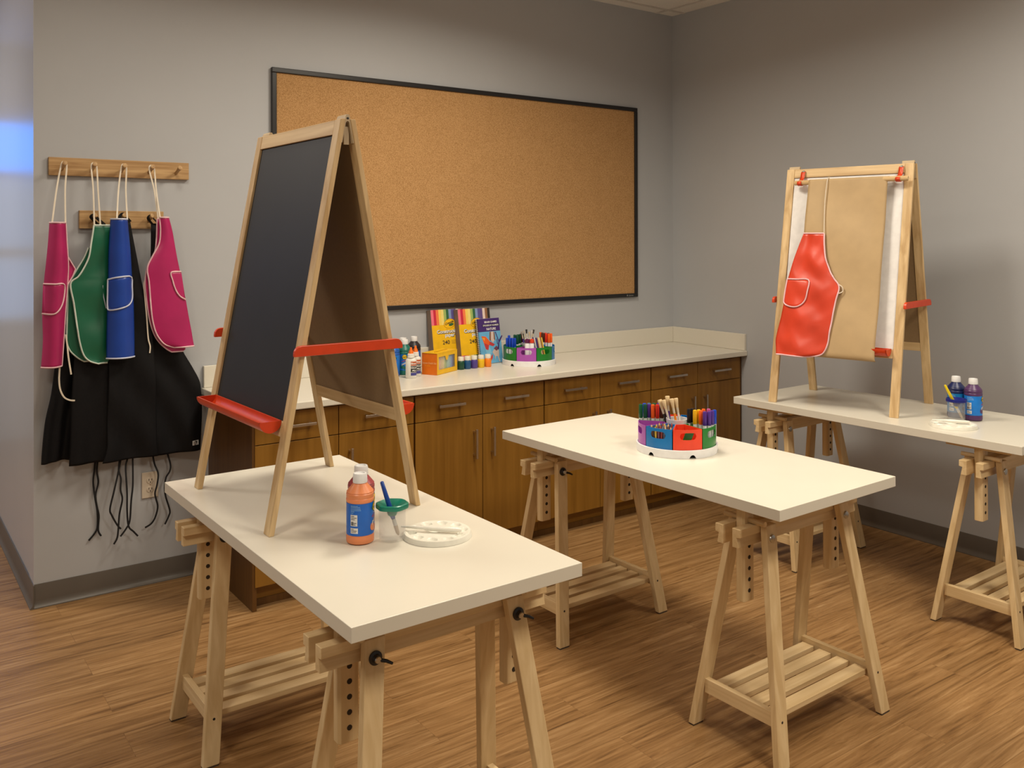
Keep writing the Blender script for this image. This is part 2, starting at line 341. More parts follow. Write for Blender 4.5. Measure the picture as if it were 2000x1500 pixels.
MB().box(-0.0205, -0.0008, -D_CT+0.006, -0.0008, H_CT, 0.9415).build('backsplash', 'solid', ct, bevel=0.003)

# ------------------------------------------------------------------ outlet
ol = thing('wall_outlet', (-3.281, -0.0005, 0.436), 0, 'ivory wall outlet with two sockets below the black aprons', 'outlet')
MB().box(-0.035, 0.035, -0.006, 0, -0.057, 0.057).build('cover_plate', 'ivory', ol, bevel=0.002)
for sz in (-1, 1):
    z = sz*0.0195; g = MB(); g.lathe([(0.001, 0.0), (0.0165, 0.0), (0.0165, 0.0012), (0.0155, 0.002), (0.001, 0.002)], 24, mi=0)
    g.v = [(x, -0.006-zz, y*0.85+z) for x, y, zz in g.v]
    for dx in (-0.0062, 0.0062): g.box(dx-0.0013, dx+0.0013, -0.0084, -0.0078, z-0.0005, z+0.0075, 1)
    g.box(-0.0022, 0.0022, -0.0084, -0.0078, z-0.0095, z-0.005, 1)
    g.build('socket', ['ivory', 'hole'], ol, smooth=40)
g = MB(); g.lathe([(0.0005, 0), (0.003, 0), (0.0025, 0.001), (0.0005, 0.001)], 12); g.v = [(x, -0.006-zz, y) for x, y, zz in g.v]; g.build('screw', 'steel', ol, smooth=40)

# ------------------------------------------------------------------ peg rails
def peg_rail(x0, x1, z0, z1, pegs, zb, label):
    r = thing('peg_rail', ((x0+x1)/2, -0.0005, z0), 0, label, 'peg rail', 'wooden peg rails'); ox = (x0+x1)/2
    MB().box(x0-ox, x1-ox, -0.019, 0, 0, z1-z0).build('board', 'oakx', r, bevel=0.002)
    for px in pegs:
        g = MB(); p0 = Vector((px-ox, -0.018, zb-z0)); p1 = Vector((px-ox+0.001, -0.085, zb-z0+0.0225))
        g.tube([p0, p0.lerp(p1, 0.45), p0.lerp(p1, 0.8), p0.lerp(p1, 0.985), p1], [0.0075, 0.0070, 0.0092, 0.0098, 0.008], 12)
        g.build('peg', 'oaky', r, smooth=40)
    return r
PEG = [-3.636, -3.521, -3.403, -3.288, -3.173]; PEG2 = [-3.519, -3.404, -3.290]
peg_rail(-3.6858, -3.1160, 1.7885, 1.8640, PEG, 1.8150, 'upper longer wooden rail with five pegs, one of them empty')
peg_rail(-3.5694, -3.2260, 1.5668, 1.6437, PEG2, 1.6020, 'lower shorter wooden rail with three pegs behind the aprons')

# ------------------------------------------------------------------ aprons
class Surf:
    """cloth between a left and a right edge: rows (z, left, right) from top to bottom; d(u, v, z) stands off the wall"""
    def __init__(s, rows, d, fn, n=40): s.R = catmull(rows, n); s.d = d; s.fn = fn
    def p(s, u, i, off=0):
        z, l, r = s.R[i]; h = l+(r-l)*u; return s.fn(h, z, s.d(u, i/(len(s.R)-1), z)+off)
    def grid(s, nu=22): return [[s.p(j/(nu-1), i) for j in range(nu)] for i in range(len(s.R))]
    def edge(s, side, off=0.0, a=0.0, b=1.0):
        N = len(s.R)
        if side in 'lr':
            u = 0 if side == 'l' else 1; return [s.p(u, i, off) for i in range(int(a*(N-1)), int(b*(N-1))+1)]
        i = 0 if side == 't' else N-1; return [s.p(a+(b-a)*k/20, i, off) for k in range(21)]
    def at(s, h, z, off):
        i = min(range(len(s.R)), key=lambda k: abs(s.R[k][0]-z)); zz, l, r = s.R[i]; u = min(1, max(0, (h-l)/(r-l)))
        return s.fn(h, z, s.d(u, i/(len(s.R)-1), z)+off)
    def pocket(s, path, mb, off=0.004):
        n = len(path); c = (sum(p[0] for p in path)/n, sum(p[1] for p in path)/n)
        vs = []; fs = []
        K = 5
        for k in range(1, K+1):
            for p in path: h, z = c[0]+(p[0]-c[0])*k/K, c[1]+(p[1]-c[1])*k/K; vs.append(s.at(h, z, off))
        vs.append(s.at(c[0], c[1], off)); ci = len(vs)-1
        for j in range(n): fs.append((ci, j, (j+1) % n))
        for k in range(K-1):
            for j in range(n): fs.append((k*n+j, k*n+(j+1) % n, (k+1)*n+(j+1) % n, (k+1)*n+j))
        mb.add(vs, fs)
def wallfn(h, z, d): return (h, -d, z)
def loop_strap(pts, r=0.0028): return MB().tube(catmull(pts, 40), r, 6, flat=0.5)
def apron(root, surf, mat, trim, edges, pocket=None, pk_mat=None, tr=0.0036, pk_off=0.004, pclose=False, nu=26):
    MB().grid(surf.grid(nu)).build('apron_body', mat, root, smooth=80, solid=0.0016)
    t = MB()
    for e in edges: t.tube(surf.edge(*e) if isinstance(e, tuple) else surf.edge(e), tr, 6)
    t.build('binding', trim, root, smooth=60)
    if pocket:
        pp = catmull(pocket+[pocket[0]] if pclose else pocket, 34)
        pb = MB(); surf.pocket(pp if not pclose else pp[:-1], pb, pk_off); po = pb.build('pocket', mat, root, smooth=80, solid=0.001)
        MB().tube([surf.at(h, z, pk_off+0.001) for h, z in pp], tr*0.95, 6).build('pocket_binding', trim, po, smooth=60)
sin = math.sin
# black cloth aprons on the lower rail
b1 = [(1.581, -3.500, -3.469), (1.465, -3.512, -3.447), (1.349, -3.544, -3.414), (1.205, -3.612, -3.404), (1.062, -3.658, -3.393), (0.891, -3.681, -3.404), (0.779, -3.704, -3.415), (0.666, -3.716, -3.426), (0.600, -3.720, -3.440)]
b2 = [(1.595, -3.410, -3.380), (1.464, -3.418, -3.357), (1.288, -3.429, -3.323), (1.246, -3.434, -3.301), (1.111, -3.461, -3.289), (0.935, -3.467, -3.278), (0.759, -3.473, -3.273), (0.642, -3.475, -3.273), (0.577, -3.494, -3.267)]
b3 = [(1.590, -3.288, -3.255), (1.342, -3.290, -3.200), (1.161, -3.293, -3.177), (1.041, -3.293, -3.159), (0.948, -3.287, -3.112), (0.886, -3.284, -3.082), (0.837, -3.282, -3.074), (0.734, -3.279, -3.068), (0.643, -3.276, -3.073), (0.572, -3.279, -3.079)]
laces = [[(-3.506, 0.615), (-3.506, 0.583), (-3.509, 0.543), (-3.515, 0.486), (-3.508, 0.416), (-3.499, 0.357), (-3.498, 0.293), (-3.508, 0.267), (-3.532, 0.24)], [(-3.496, 0.615), (-3.496, 0.582), (-3.5, 0.53), (-3.495, 0.483), (-3.506, 0.433), (-3.502, 0.387), (-3.493, 0.339), (-3.495, 0.287), (-3.492, 0.267), (-3.483, 0.25)],
 [(-3.413, 0.615), (-3.413, 0.575), (-3.425, 0.513), (-3.441, 0.446), (-3.457, 0.373), (-3.449, 0.342), (-3.427, 0.297), (-3.412, 0.277)], [(-3.417, 0.615), (-3.417, 0.576), (-3.421, 0.53), (-3.413, 0.493), (-3.415, 0.447), (-3.408, 0.405), (-3.419, 0.343), (-3.423, 0.273), (-3.428, 0.239), (-3.441, 0.217)],
 [(-3.386, 0.615), (-3.386, 0.574), (-3.393, 0.537), (-3.389, 0.437), (-3.388, 0.349), (-3.381, 0.283), (-3.361, 0.256), (-3.343, 0.233)], [(-3.364, 0.615), (-3.364, 0.571), (-3.365, 0.462), (-3.372, 0.393), (-3.377, 0.305), (-3.392, 0.273), (-3.414, 0.245)],
 [(-3.276, 0.615), (-3.276, 0.579), (-3.268, 0.53), (-3.254, 0.486), (-3.259, 0.439), (-3.268, 0.399), (-3.256, 0.343), (-3.265, 0.297), (-3.282, 0.27), (-3.308, 0.257)], [(-3.214, 0.615), (-3.214, 0.576), (-3.201, 0.52), (-3.204, 0.49), (-3.221, 0.463), (-3.227, 0.422), (-3.222, 0.379), (-3.204, 0.316), (-3.207, 0.292), (-3.224, 0.256)]]
d1 = lambda u, v, z: 0.040+0.022*v*sin(u*14.5+0.6)+0.008*v*sin(u*31+1)
d2 = lambda u, v, z: 0.078+0.008*v*sin(u*8+1)+0.006*sin(z*23+u*6)*v
d3 = lambda u, v, z: 0.050+0.009*v*sin(u*7+2.2)+0.007*sin(z*21+u*9)*v+0.012*v*sin(PI*u)
for (rows, d, peg, lcs, lab) in ((b1, d1, PEG2[0], laces[0:2], 'long black cloth apron at the left, behind the pink and green aprons'), (b2, d2, PEG2[1], laces[2:6], 'long black cloth apron in the middle, behind the blue apron'), (b3, d3, PEG2[2], laces[6:8], 'long black cloth apron at the right with a small white tag at its hem')):
    a = thing('black_apron', (0, 0, 0), 0, lab, 'apron', 'black aprons on the lower peg rail')
    s = Surf(rows, d, wallfn, 44); MB().grid(s.grid(40)).build('apron_body', 'black_cloth', a, smooth=80, solid=0.002)
    zt, l, r = rows[0]; dd = d(0, 0, zt)
    MB().tube(catmull([(l+0.003, -dd, zt), (peg-0.011, -0.055, 1.612), (peg, -0.052, 1.6265), (peg+0.011, -0.055, 1.612), (r-0.003, -dd, zt)], 30), 0.011, 6, flat=0.22).build('neck_strap', 'black_cloth', a, smooth=60)
    for lc in lcs:
        lo = 0.012 if rows is b1 else 0.052 if rows is b2 else 0.030
        MB().tube(catmull([(x, -lo-0.004*sin(z*19), z) for x, z in lc], 60), 0.0042, 6, flat=0.45).build('tie_lace', 'lace', a, smooth=60)
    if rows is b1:
        sf = Surf([(1.16, -3.585, -3.46), (1.00, -3.600, -3.455), (0.85, -3.608, -3.445), (0.70, -3.613, -3.438), (0.580, -3.618, -3.436)], lambda u, v, z: 0.066+0.008*v*sin(u*9), wallfn, 30)
        MB().grid(sf.grid(24)).build('apron_fold', 'black_cloth', a, smooth=80, solid=0.002)
    if rows is b3:
        g = MB(); P = lambda x, z, o: s.at(x, z, o)
        g.poly([P(-3.117, 0.599, 0.003), P(-3.0885, 0.599, 0.003), P(-3.0885, 0.6195, 0.003), P(-3.117, 0.6195, 0.003)], 0)
        g.poly([P(-3.112, 0.6025, 0.0036), P(-3.1015, 0.6025, 0.0036), P(-3.1015, 0.6155, 0.0036), P(-3.112, 0.6155, 0.0036)], 1)
        g.poly([P(-3.096, 0.601, 0.0036), P(-3.094, 0.601, 0.0036), P(-3.094, 0.618, 0.0036), P(-3.096, 0.618, 0.0036)], 2)
        g.build('care_tag', ['white_p', plastic('grey_print2', (0.33, 0.30, 0.28)), 'ink'], a, solid=0.0006)
# child size vinyl aprons on the upper rail
pinkL = [(1.589, -3.695, -3.635), (1.509, -3.700, -3.631), (1.420, -3.708, -3.626), (1.336, -3.716, -3.629), (1.220, -3.721, -3.637), (1.109, -3.719, -3.643), (1.003, -3.726, -3.650)]
def strap(root, a, b, peg, mat='tape'):
    zt = 1.8385
    pts = [a, ((a[0]*0.5+peg*0.5)-0.004, -0.085, 1.73), (peg-0.0105, -0.066, 1.825), (peg, -0.062, 1.8425), (peg+0.0105, -0.066, 1.825), ((b[0]*0.5+peg*0.5)+0.002, -0.085, 1.73), b]
    MB().tube(catmull(pts, 60), 0.0036, 6, flat=0.4).build('neck_strap', mat, root, smooth=60)
A = thing('child_apron', (0, 0, 0), 0, 'rolled up bright pink vinyl apron hanging leftmost beside the wall end', 'apron', 'small vinyl aprons')
dp = lambda u, v, z: 0.100+0.036*sin(PI*u)**0.8
s = Surf(pinkL, dp, wallfn)
apron(A, s, 'v_pink', 'trim_pink', ['t', 'b', 'r'], [(-3.719, 1.341), (-3.683, 1.340), (-3.646, 1.338), (-3.645, 1.292), (-3.657, 1.248), (-3.683, 1.22), (-3.723, 1.221)], tr=0.0034)
g = MB(); fold = [(-3.628, 1.452), (-3.599, 1.399), (-3.609, 1.37), (-3.628, 1.335), (-3.66, 1.30), (-3.66, 1.45)]
g.poly([(x, -0.098+0.2*max(0, x+3.628), z) for x, z in fold]); fo = g.build('folded_side', 'v_pink', A, solid=0.0016)
MB().tube([(x, -0.100, z) for x, z in fold[:4]], 0.0026, 6).build('fold_binding', 'trim_pink', fo, smooth=60)
strap(A, s.p(0.12, 0), s.p(0.97, 0), PEG[0])
for ti in ([(-3.657, 1.03), (-3.657, 0.995), (-3.659, 0.948), (-3.655, 0.907), (-3.641, 0.874), (-3.62, 0.859), (-3.6, 0.855)], [(-3.634, 1.13), (-3.628, 1.08), (-3.624, 1.035), (-3.614, 0.964)]):
    MB().tube(catmull([(x, -0.094, z) for x, z in ti], 30), 0.0036, 6, flat=0.4).build('tie_tape', 'tape', A, smooth=60)
green = [(1.580, -3.528, -3.452), (1.508, -3.538, -3.450), (1.449, -3.547, -3.448), (1.403, -3.566, -3.448), (1.367, -3.588, -3.448), (1.338, -3.617, -3.448), (1.258, -3.605, -3.450), (1.166, -3.593, -3.452), (1.097, -3.583, -3.454), (1.042, -3.568, -3.458), (1.014, -3.545, -3.464), (1.000, -3.511, -3.472)]
greenback = [(1.486, -3.545, -3.494), (1.440, -3.564, -3.494), (1.390, -3.593, -3.494), (1.331, -3.620, -3.494), (1.276, -3.624, -3.494), (1.212, -3.626, -3.494), (1.144, -3.628, -3.494), (1.098, -3.628, -3.495), (1.061, -3.616, -3.495), (1.029, -3.587, -3.503), (1.012, -3.562, -3.520)]
A = thing('child_apron', (0, 0, 0), 0, 'dark green vinyl apron folded in half, hanging between the pink and blue ones', 'apron', 'small vinyl aprons')
s = Surf(green, lambda u, v, z: 0.100-0.018*u+0.006*sin(z*30)*u*(1-u)*4, wallfn, 60)
apron(A, s, 'v_green', 'trim_green', ['t', 'l', 'b'], None)
s2 = Surf(greenback, lambda u, v, z: 0.080, wallfn, 50)
g = MB().grid(s2.grid(16)).build('folded_half', 'v_green', A, smooth=80, solid=0.0016)
t = MB(); t.tube(s2.edge('l'), 0.0034, 6); t.tube(s2.edge('b'), 0.0034, 6); t.build('fold_binding', 'trim_green', g, smooth=60)
strap(A, s.p(0.02, 0), s.p(0.35, 0), PEG[1])
blue = [(1.606, -3.465, -3.398), (1.472, -3.473, -3.386), (1.359, -3.475, -3.380), (1.255, -3.478, -3.374), (1.125, -3.481, -3.371), (1.021, -3.482, -3.370)]
A = thing('child_apron', (0, 0, 0), 0, 'rolled up royal blue vinyl apron with a curved pocket', 'apron', 'small vinyl aprons')
s = Surf(blue, lambda u, v, z: 0.108+0.036*sin(PI*u)**0.8, wallfn)
apron(A, s, 'v_blue', 'trim_blue', ['t', 'b'], [(-3.477, 1.352), (-3.446, 1.361), (-3.388, 1.362), (-3.383, 1.316), (-3.383, 1.269), (-3.399, 1.244), (-3.434, 1.231), (-3.472, 1.224), (-3.478, 1.239), (-3.478, 1.294)], pclose=True)
strap(A, s.p(0.28, 0), s.p(0.98, 0), PEG[2])
g = MB(); g.tube([(-3.492, -0.090, 1.327), (-3.489, -0.089, 1.28), (-3.478, -0.089, 1.23)], 0.0022, 6); g.build('tie_tape', 'trim_blue', A, smooth=60)
pinkR = [(1.615, -3.266, -3.227), (1.559, -3.262, -3.213), (1.501, -3.268, -3.203), (1.448, -3.295, -3.194), (1.397, -3.317, -3.184), (1.336, -3.310, -3.172), (1.255, -3.304, -3.156), (1.179, -3.297, -3.143), (1.120, -3.283, -3.132), (1.083, -3.263, -3.126), (1.060, -3.240, -3.122), (1.047, -3.205, -3.120)]
pinkRb = [(1.609, -3.273, -3.241), (1.515, -3.276, -3.241), (1.461, -3.284, -3.241), (1.399, -3.314, -3.241), (1.336, -3.323, -3.241), (1.270, -3.318, -3.242), (1.180, -3.306, -3.242), (1.112, -3.287, -3.233), (1.070, -3.263, -3.198), (1.040, -3.233, -3.154), (1.026, -3.212, -3.163)]
A = thing('child_apron', (0, 0, 0), 0, 'bright pink vinyl apron folded in half, hanging rightmost on the rail', 'apron', 'small vinyl aprons')
s = Surf(pinkR, lambda u, v, z: 0.106+0.012*sin(PI*u), wallfn, 60)
apron(A, s, 'v_pink', 'trim_pink', ['t', 'l', 'b'], [(-3.176, 1.378), (-3.221, 1.376), (-3.215, 1.341), (-3.202, 1.3), (-3.183, 1.271), (-3.158, 1.255)])
s2 = Surf(pinkRb, lambda u, v, z: 0.092, wallfn, 50)
g = MB().grid(s2.grid(14)).build('folded_half', 'v_pink', A, smooth=80, solid=0.0016)
t = MB(); t.tube(s2.edge('l'), 0.0032, 6); t.tube(s2.edge('b'), 0.0032, 6); t.tube(s2.edge('t'), 0.003, 6); t.build('fold_binding', 'trim_pink', g, smooth=60)
strap(A, s2.p(0.15, 0), s.p(0.04, 0), PEG[3])
MB().tube(catmull([(x, -0.088, z) for x, z in [(-3.313, 1.391), (-3.317, 1.355), (-3.326, 1.329), (-3.322, 1.266), (-3.315, 1.182), (-3.309, 1.093), (-3.301, 1.057), (-3.303, 1.028)]], 40), 0.0032, 6, flat=0.4).build('tie_tape', 'tape', A, smooth=60)

# ------------------------------------------------------------------ trestles and table tops
TB = [(-3.2344, -1.8774, 0.0066), (-1.9321, -1.8893, 0.0188), (-0.5895, -1.9247, 0.0223)]
TN = ['front left', 'middle', 'rear right']
tops = ['white table top at the left carrying the chalkboard easel', 'white table top in the middle carrying one round supply organizer', 'white table top by the right wall carrying the easel with brown paper']
for (x, y, a), lb in zip(TB, tops):
    o = MB().box(-W_T/2, W_T/2, -L_T/2, L_T/2, -T_T, 0).build('table_top', 'laminate', bevel=0.0012)
    o.location = (x, y, H_T); o.rotation_euler = (0, 0, a); tag(o, lb, 'table top', 'white table tops')
def make_trestle(wing, label):
    t = thing('trestle', (0, 0, 0), 0, label, 'trestle', 'birch trestles under the tables')
    for sx in (-1, 1):
        for sy in (-1, 1):
            p0, p1 = (sx*0.262, sy*0.160, 0.004), (sx*0.186, sy*0.0585, 0.664)
            lg = MB().leg(p0, p1, 0.048, 0.023).build('leg', 'birchz', t, bevel=0.0025)
            MB().leg((sx*0.2625, sy*0.1606, 0.0), (sx*0.262, sy*0.160, 0.0039), 0.044, 0.020).build('foot_pad', 'foot', lg)
            zb = 0.625; bx, by = sx*(0.186+0.076*(0.664-zb)/0.66), sy*(0.0585+0.1015*(0.664-zb)/0.66+0.0115)
            g = MB(); yax = lambda x, y, z: (bx+x, by+sy*z, zb+y)
            if wing and sy < 0:
                q = MB().lathe([(0.001, 0), (0.0155, 0), (0.0155, 0.003), (0.010, 0.005), (0.008, 0.012), (0.001, 0.013)], 20); g.add([yax(*v) for v in q.v], q.f, 0)
                q = MB().lathe([(0.0035, 0.012), (0.0075, 0.013), (0.0065, 0.016), (0.0035, 0.016)], 14); g.add([yax(*v) for v in q.v], q.f, 1)
                g.tube([yax(0.003, -0.001, 0.011), yax(0.018, -0.005, 0.018), yax(0.030, -0.012, 0.022)], [0.0045, 0.004, 0.003], 8, 0)
                g.build('wing_nut', ['dark_metal', 'bolt'], lg, smooth=40)
            else:
                q = MB().lathe([(0.001, 0), (0.0125, 0), (0.0115, 0.003), (0.007, 0.0045), (0.001, 0.005)], 20); g.add([yax(*v) for v in q.v], q.f, 0)
                g.build('bolt', 'bolt', lg, smooth=40)
            zs = 0.128; bx, by = sx*(0.186+0.076*(0.664-zs)/0.66), sy*(0.0585+0.1015*(0.664-zs)/0.66+0.0112)
            q = MB().lathe([(0.0005, 0), (0.0042, 0), (0.0035, 0.001), (0.0005, 0.0008)], 10); g = MB().add([(bx+v[0], by+sy*v[2], zs+v[1]) for v in q.v], q.f); g.build('screw', 'dark_metal', lg, smooth=40)
    for sy in (-1, 1):
        prof = [(0.0175, 0.608), (0.0395, 0.608), (0.0335, 0.638), (0.0465, 0.640), (0.0465, 0.664), (0.0175, 0.664)]
        MB().prism(prof, lambda u, v, tt: (tt, sy*u, v), -0.302, 0.302).build('crossbar', 'birchx', t, bevel=0.0012)
    for sx in (-1, 1):
        px = sx*0.222; oc = [(px-0.025, -0.010), (px-0.020, -0.0165), (px+0.020, -0.0165), (px+0.025, -0.010), (px+0.025, 0.010), (px+0.020, 0.0165), (px-0.020, 0.0165), (px-0.025, 0.010)]
        p = MB().prism(oc, lambda u, v, tt: (u, v, tt), 0.428, 0.7035).build('post', 'birchz', t, bevel=0.0015)
        g = MB()
        for k in range(5):
            q = MB().lathe([(0.0005, 0.0), (0.0062, 0.0), (0.0062, 0.0006), (0.0005, 0.0006)], 12)
            for sy in (-1, 1): g.add([(px+v[0], sy*(0.0164+v[2]), 0.460+0.0335*k+v[1]) for v in q.v], q.f)
        g.build('peg_hole', 'hole', p)
        MB().tube([(px, -0.075, 0.6725), (px, 0.075, 0.6725)], 0.0082, 12).build('pin', 'birchy', t, smooth=40)
        MB().box(px-0.026, px+0.026, -0.125, 0.125, 0.7037, 0.7223).build('support_plate', 'birchy', t, bevel=0.0015)
        yy = 0.0585+0.1015*(0.664-0.128)/0.66-0.0125
        MB().box(sx*0.248-0.0095, sx*0.248+0.0095, -yy, yy, 0.106, 0.150).build('shelf_rail', 'birchy', t, bevel=0.0015)
    for k in range(4):
        y = -0.099+0.066*k; MB().box(-0.238, 0.238, y-0.0222, y+0.0222, 0.116, 0.133).build('shelf_slat', 'birchx', t, bevel=0.0015)
    return t
def tloc(i, ly): x, y, a = TB[i]; return (x-ly*math.sin(a), y+ly*math.cos(a), 0), a
tl = [('under the near end of the left table', 'under the far end of the left table, nearest the aprons'), ('under the near end of the middle table', 'under the far end of the middle table'), ('under the near end of the right table', 'under the far end of the right table')]
protoW = make_trestle(True, ''); protoP = make_trestle(False, '')
used = {True: False, False: False}
for i in range(3):
    for e, ly in enumerate((-0.475, 0.493)):
        wing = (i == 0) or (i == 1 and e == 1); lab = 'birch trestle with slatted shelf '+tl[i][e]
        loc, a = tloc(i, ly); pr = protoW if wing else protoP
        if not used[wing]:
            used[wing] = True; pr.location = loc; pr.rotation_euler = (0, 0, a); pr['label'] = lab
        else: dup(pr, loc, a, lab)

# ------------------------------------------------------------------ easels
TH = math.atan2(0.206, 1.095); ST, CT_ = math.sin(TH), math.cos(TH)
def make_easel(loc, rz, chalk_left, label):
    e = thing('easel', loc, rz, label, 'easel', 'wooden A-frame easels')
    for sg in (-1, 1):
        def P(s_, y, d): return (sg*(0.228-s_*ST+d*CT_), y, s_*CT_+d*ST)
        S = lambda z, d: (z-d*ST)/CT_      # slope coordinate at height z for depth d
        def slab(mb, z0, z1, y0, y1, d0, d1, mi=0):
            q = lambda z: [P(S(z, d0), y0, d0), P(S(z, d1), y0, d1), P(S(z, d1), y1, d1), P(S(z, d0), y1, d0)]
            return mb.hexa(q(z0), q(z1), mi)
        fr_ = 'front' if sg < 0 else 'back'
        for sy in (-1, 1):
            st = slab(MB(), 0.0, 1.095, sy*0.258, sy*0.296, -0.0145, 0).build('leg', 'pinez', e, bevel=0.002)
        slab(MB(), 1.053, 1.0945, -0.2575, 0.2575, -0.0135, -0.001).build('top_rail', 'piney', e, bevel=0.0015)
        slab(MB(), 0.245, 0.283, -0.2575, 0.2575, -0.0135, -0.001).build('bottom_rail', 'piney', e, bevel=0.0015)
        chalk = (sg < 0) == chalk_left
        b = MB(); q = lambda d: [P(S(0.2835, d), -0.2575, d), P(S(1.0525, d), -0.2575, d), P(S(1.0525, d), 0.2575, d), P(S(0.2835, d), 0.2575, d)]
        b.hexa(q(-0.0105), q(-0.0075), 1); b.poly([P(S(0.2838, -0.0071), -0.2572, -0.0071), P(S(1.0522, -0.0071), -0.2572, -0.0071), P(S(1.0522, -0.0071), 0.2572, -0.0071), P(S(0.2838, -0.0071), 0.2572, -0.0071)], 0)
        bo = b.build('chalkboard_panel' if chalk else 'whiteboard_panel', ['chalk' if chalk else 'white_board', 'hardboard'], e)
        # tray: half-round gutter on the bottom rail
        R1, R0, cx, cz = 0.0305, 0.0265, 0.2040, 0.287; n = 14
        pr = [(cx+R1*math.cos(PI+PI*k/n), cz+R1*math.sin(PI+PI*k/n)) for k in range(n+1)]+[(cx+R0*math.cos(2*PI-PI*k/n), cz+R0*math.sin(2*PI-PI*k/n)) for k in range(n+1)]
        g = MB().prism(pr, lambda u, v, t: (sg*u, t, v), -0.250, 0.250)
        cap = [(cx+R1*math.cos(PI+PI*k/n), cz+R1*math.sin(PI+PI*k/n)) for k in range(n+1)]
        for yy in (-0.2505, 0.2465): g.prism(cap, lambda u, v, t: (sg*u, t, v), yy, yy+0.004)
        g.build('tray', 'red', e, smooth=40)
    for sy in (-1, 1):
        hl, z0, z1, rr = 0.162, 0.459, 0.487, 0.020
        out = [(-hl, z0), (hl, z0), (hl, z1-rr)]+[(hl-rr+rr*math.cos(a), z1-rr+rr*math.sin(a)) for a in [PI/8*k for k in range(5)]]+[(-hl+rr-rr*math.sin(a), z1-rr+rr*math.cos(a)) for a in [PI/8*k for k in range(5)]]
        MB().prism(out, lambda u, v, t: (u, t, v), sy*0.2965, sy*0.3085).build('spacer_bar', 'red', e, bevel=0.0015)
        g = MB(); band = [(-0.0196, 1.030), (-0.0080, 1.092), (-0.0065, 1.103), (-0.0030, 1.108), (0.0030, 1.108), (0.0065, 1.103), (0.0080, 1.092), (0.0196, 1.030), (0.0164, 1.030), (0.0052, 1.086), (0.0, 1.0905), (-0.0052, 1.086), (-0.0164, 1.030)]
        g.prism(band, lambda u, v, t: (u, t, v), sy*0.292, sy*0.240)
        g.box(-0.0075, 0.0075, sy*0.278, sy*0.284, 1.026, 1.075)
        hg = g.build('hinge', 'hinge', e)
        q = MB().lathe([(0.0005, 0), (0.004, 0), (0.003, 0.002), (0.0005, 0.002)], 10); MB().add([(v[0], sy*(0.292+v[2]), 1.097+v[1]*0.8) for v in q.v], q.f).build('hinge_pin', 'dark_metal', hg)
    return e
E1 = make_easel((-3.245, -1.622, H_T), math.radians(1.5), True, 'wooden easel with its black chalkboard facing left, on the left table')
E2 = make_easel((-0.594, -1.699, H_T), math.radians(11.5), False, 'wooden easel with brown paper over its whiteboard, on the right table')
# roll holder of the second easel
DX, DZ = -0.0665, 1.0265
MB().tube([(DX, -0.287, DZ), (DX, -0.284, DZ), (DX, 0.234, DZ), (DX, 0.237, DZ)], [0.009, 0.0115, 0.0115, 0.009], 16).build('paper_dowel', 'piney', E2, smooth=40)
for y in (0.209, -0.246):
    path = [(-0.0275, 1.082), (-0.036, 1.075), (-0.050, 1.045), (-0.0795, 1.030), (-0.080, 1.018), (-0.066, 1.0125), (-0.054, 1.020), (-0.046, 1.035)]
    pp = catmull([(a, 0, b) for a, b in path], 28); g = MB(); g.grid([[(p[0], y-0.010, p[2]) for p in pp], [(p[0], y+0.010, p[2]) for p in pp]])
    stp = g.build('roll_strap', 'red', E2, smooth=60, solid=0.002)
    q = MB().lathe([(0.0005, 0), (0.0085, 0), (0.0075, 0.003), (0.0005, 0.004)], 16); MB().add([(-0.030-v[2]*0.9-0.001, y+v[0], 1.078+v[1]) for v in q.v], q.f).build('strap_screw', 'bolt', stp, smooth=40)
# brown paper sheet
prof = [(-0.052, 1.020), (-0.0545, 1.034), (-0.066, 1.0395), (-0.0785, 1.034), (-0.083, 1.020), (-0.100, 0.93), (-0.127, 0.79), (-0.155, 0.65), (-0.194, 0.475), (-0.231, 0.325), (-0.2435, 0.275), (-0.2480, 0.250), (-0.244, 0.236), (-0.232, 0.231)]
pp = catmull([(a, b) for a, b in prof], 80); rows = []
for i, (px, pz) in enumerate(pp):
    v = i/79; row = []
    for j in range(31):
        u = j/30; y = 0.163-0.368*u; ed = max(0, (u-0.80)/0.20)
        row.append((px-0.0035*sin(pz*17+u*3)*sin(PI*min(1, v*1.1))+0.016*ed*ed*sin(PI*v)**0.5, y+0.006*ed*sin(PI*v), pz))
    rows.append(row)
o = MB().grid(rows).build('paper_sheet', 'kraft', smooth=80, solid=0.0006); o.location = E2.location; o.rotation_euler = E2.rotation_euler
tag(o, 'brown kraft paper sheet draped from the dowel of the right easel', 'paper')
# red apron on the paper
ra = [(0.786, 0.158, 0.060), (0.690, 0.186, 0.048), (0.621, 0.203, 0.021), (0.585, 0.211, -0.002), (0.545, 0.217, -0.030), (0.479, 0.223, -0.019), (0.400, 0.234, -0.010), (0.342, 0.243, -0.003), (0.295, 0.249, 0.001), (0.262, 0.244, 0.012), (0.243, 0.241, 0.032), (0.230, 0.2385, 0.085)]
A = thing('child_apron', E2.location, E2.rotation_euler[2], 'bright red vinyl apron hung over the brown paper on the right easel', 'apron')
def easelfn(h, z, d): return (-0.140-(0.786-z)*0.206-d, h, z)
s = Surf(ra, lambda u, v, z: 0.005+0.005*sin(z*46+u*4)*u*(1-u)*3+0.0010*sin(z*80-u*14)*u+0.0008*sin(z*60+u*22)*(1-u)*min(1, v*3)+0.004*sin(u*9+z*12)*(1-0.6*u)+0.012*sin(PI*u)*v, easelfn, 60)
apron(A, s, 'v_red', 'trim_pink', ['t', 'r', 'b'], [(0.214, 0.575), (0.165, 0.575), (0.110, 0.572), (0.112, 0.52), (0.122, 0.478), (0.150, 0.452), (0.190, 0.450), (0.221, 0.463), (0.224, 0.49)], pclose=True)
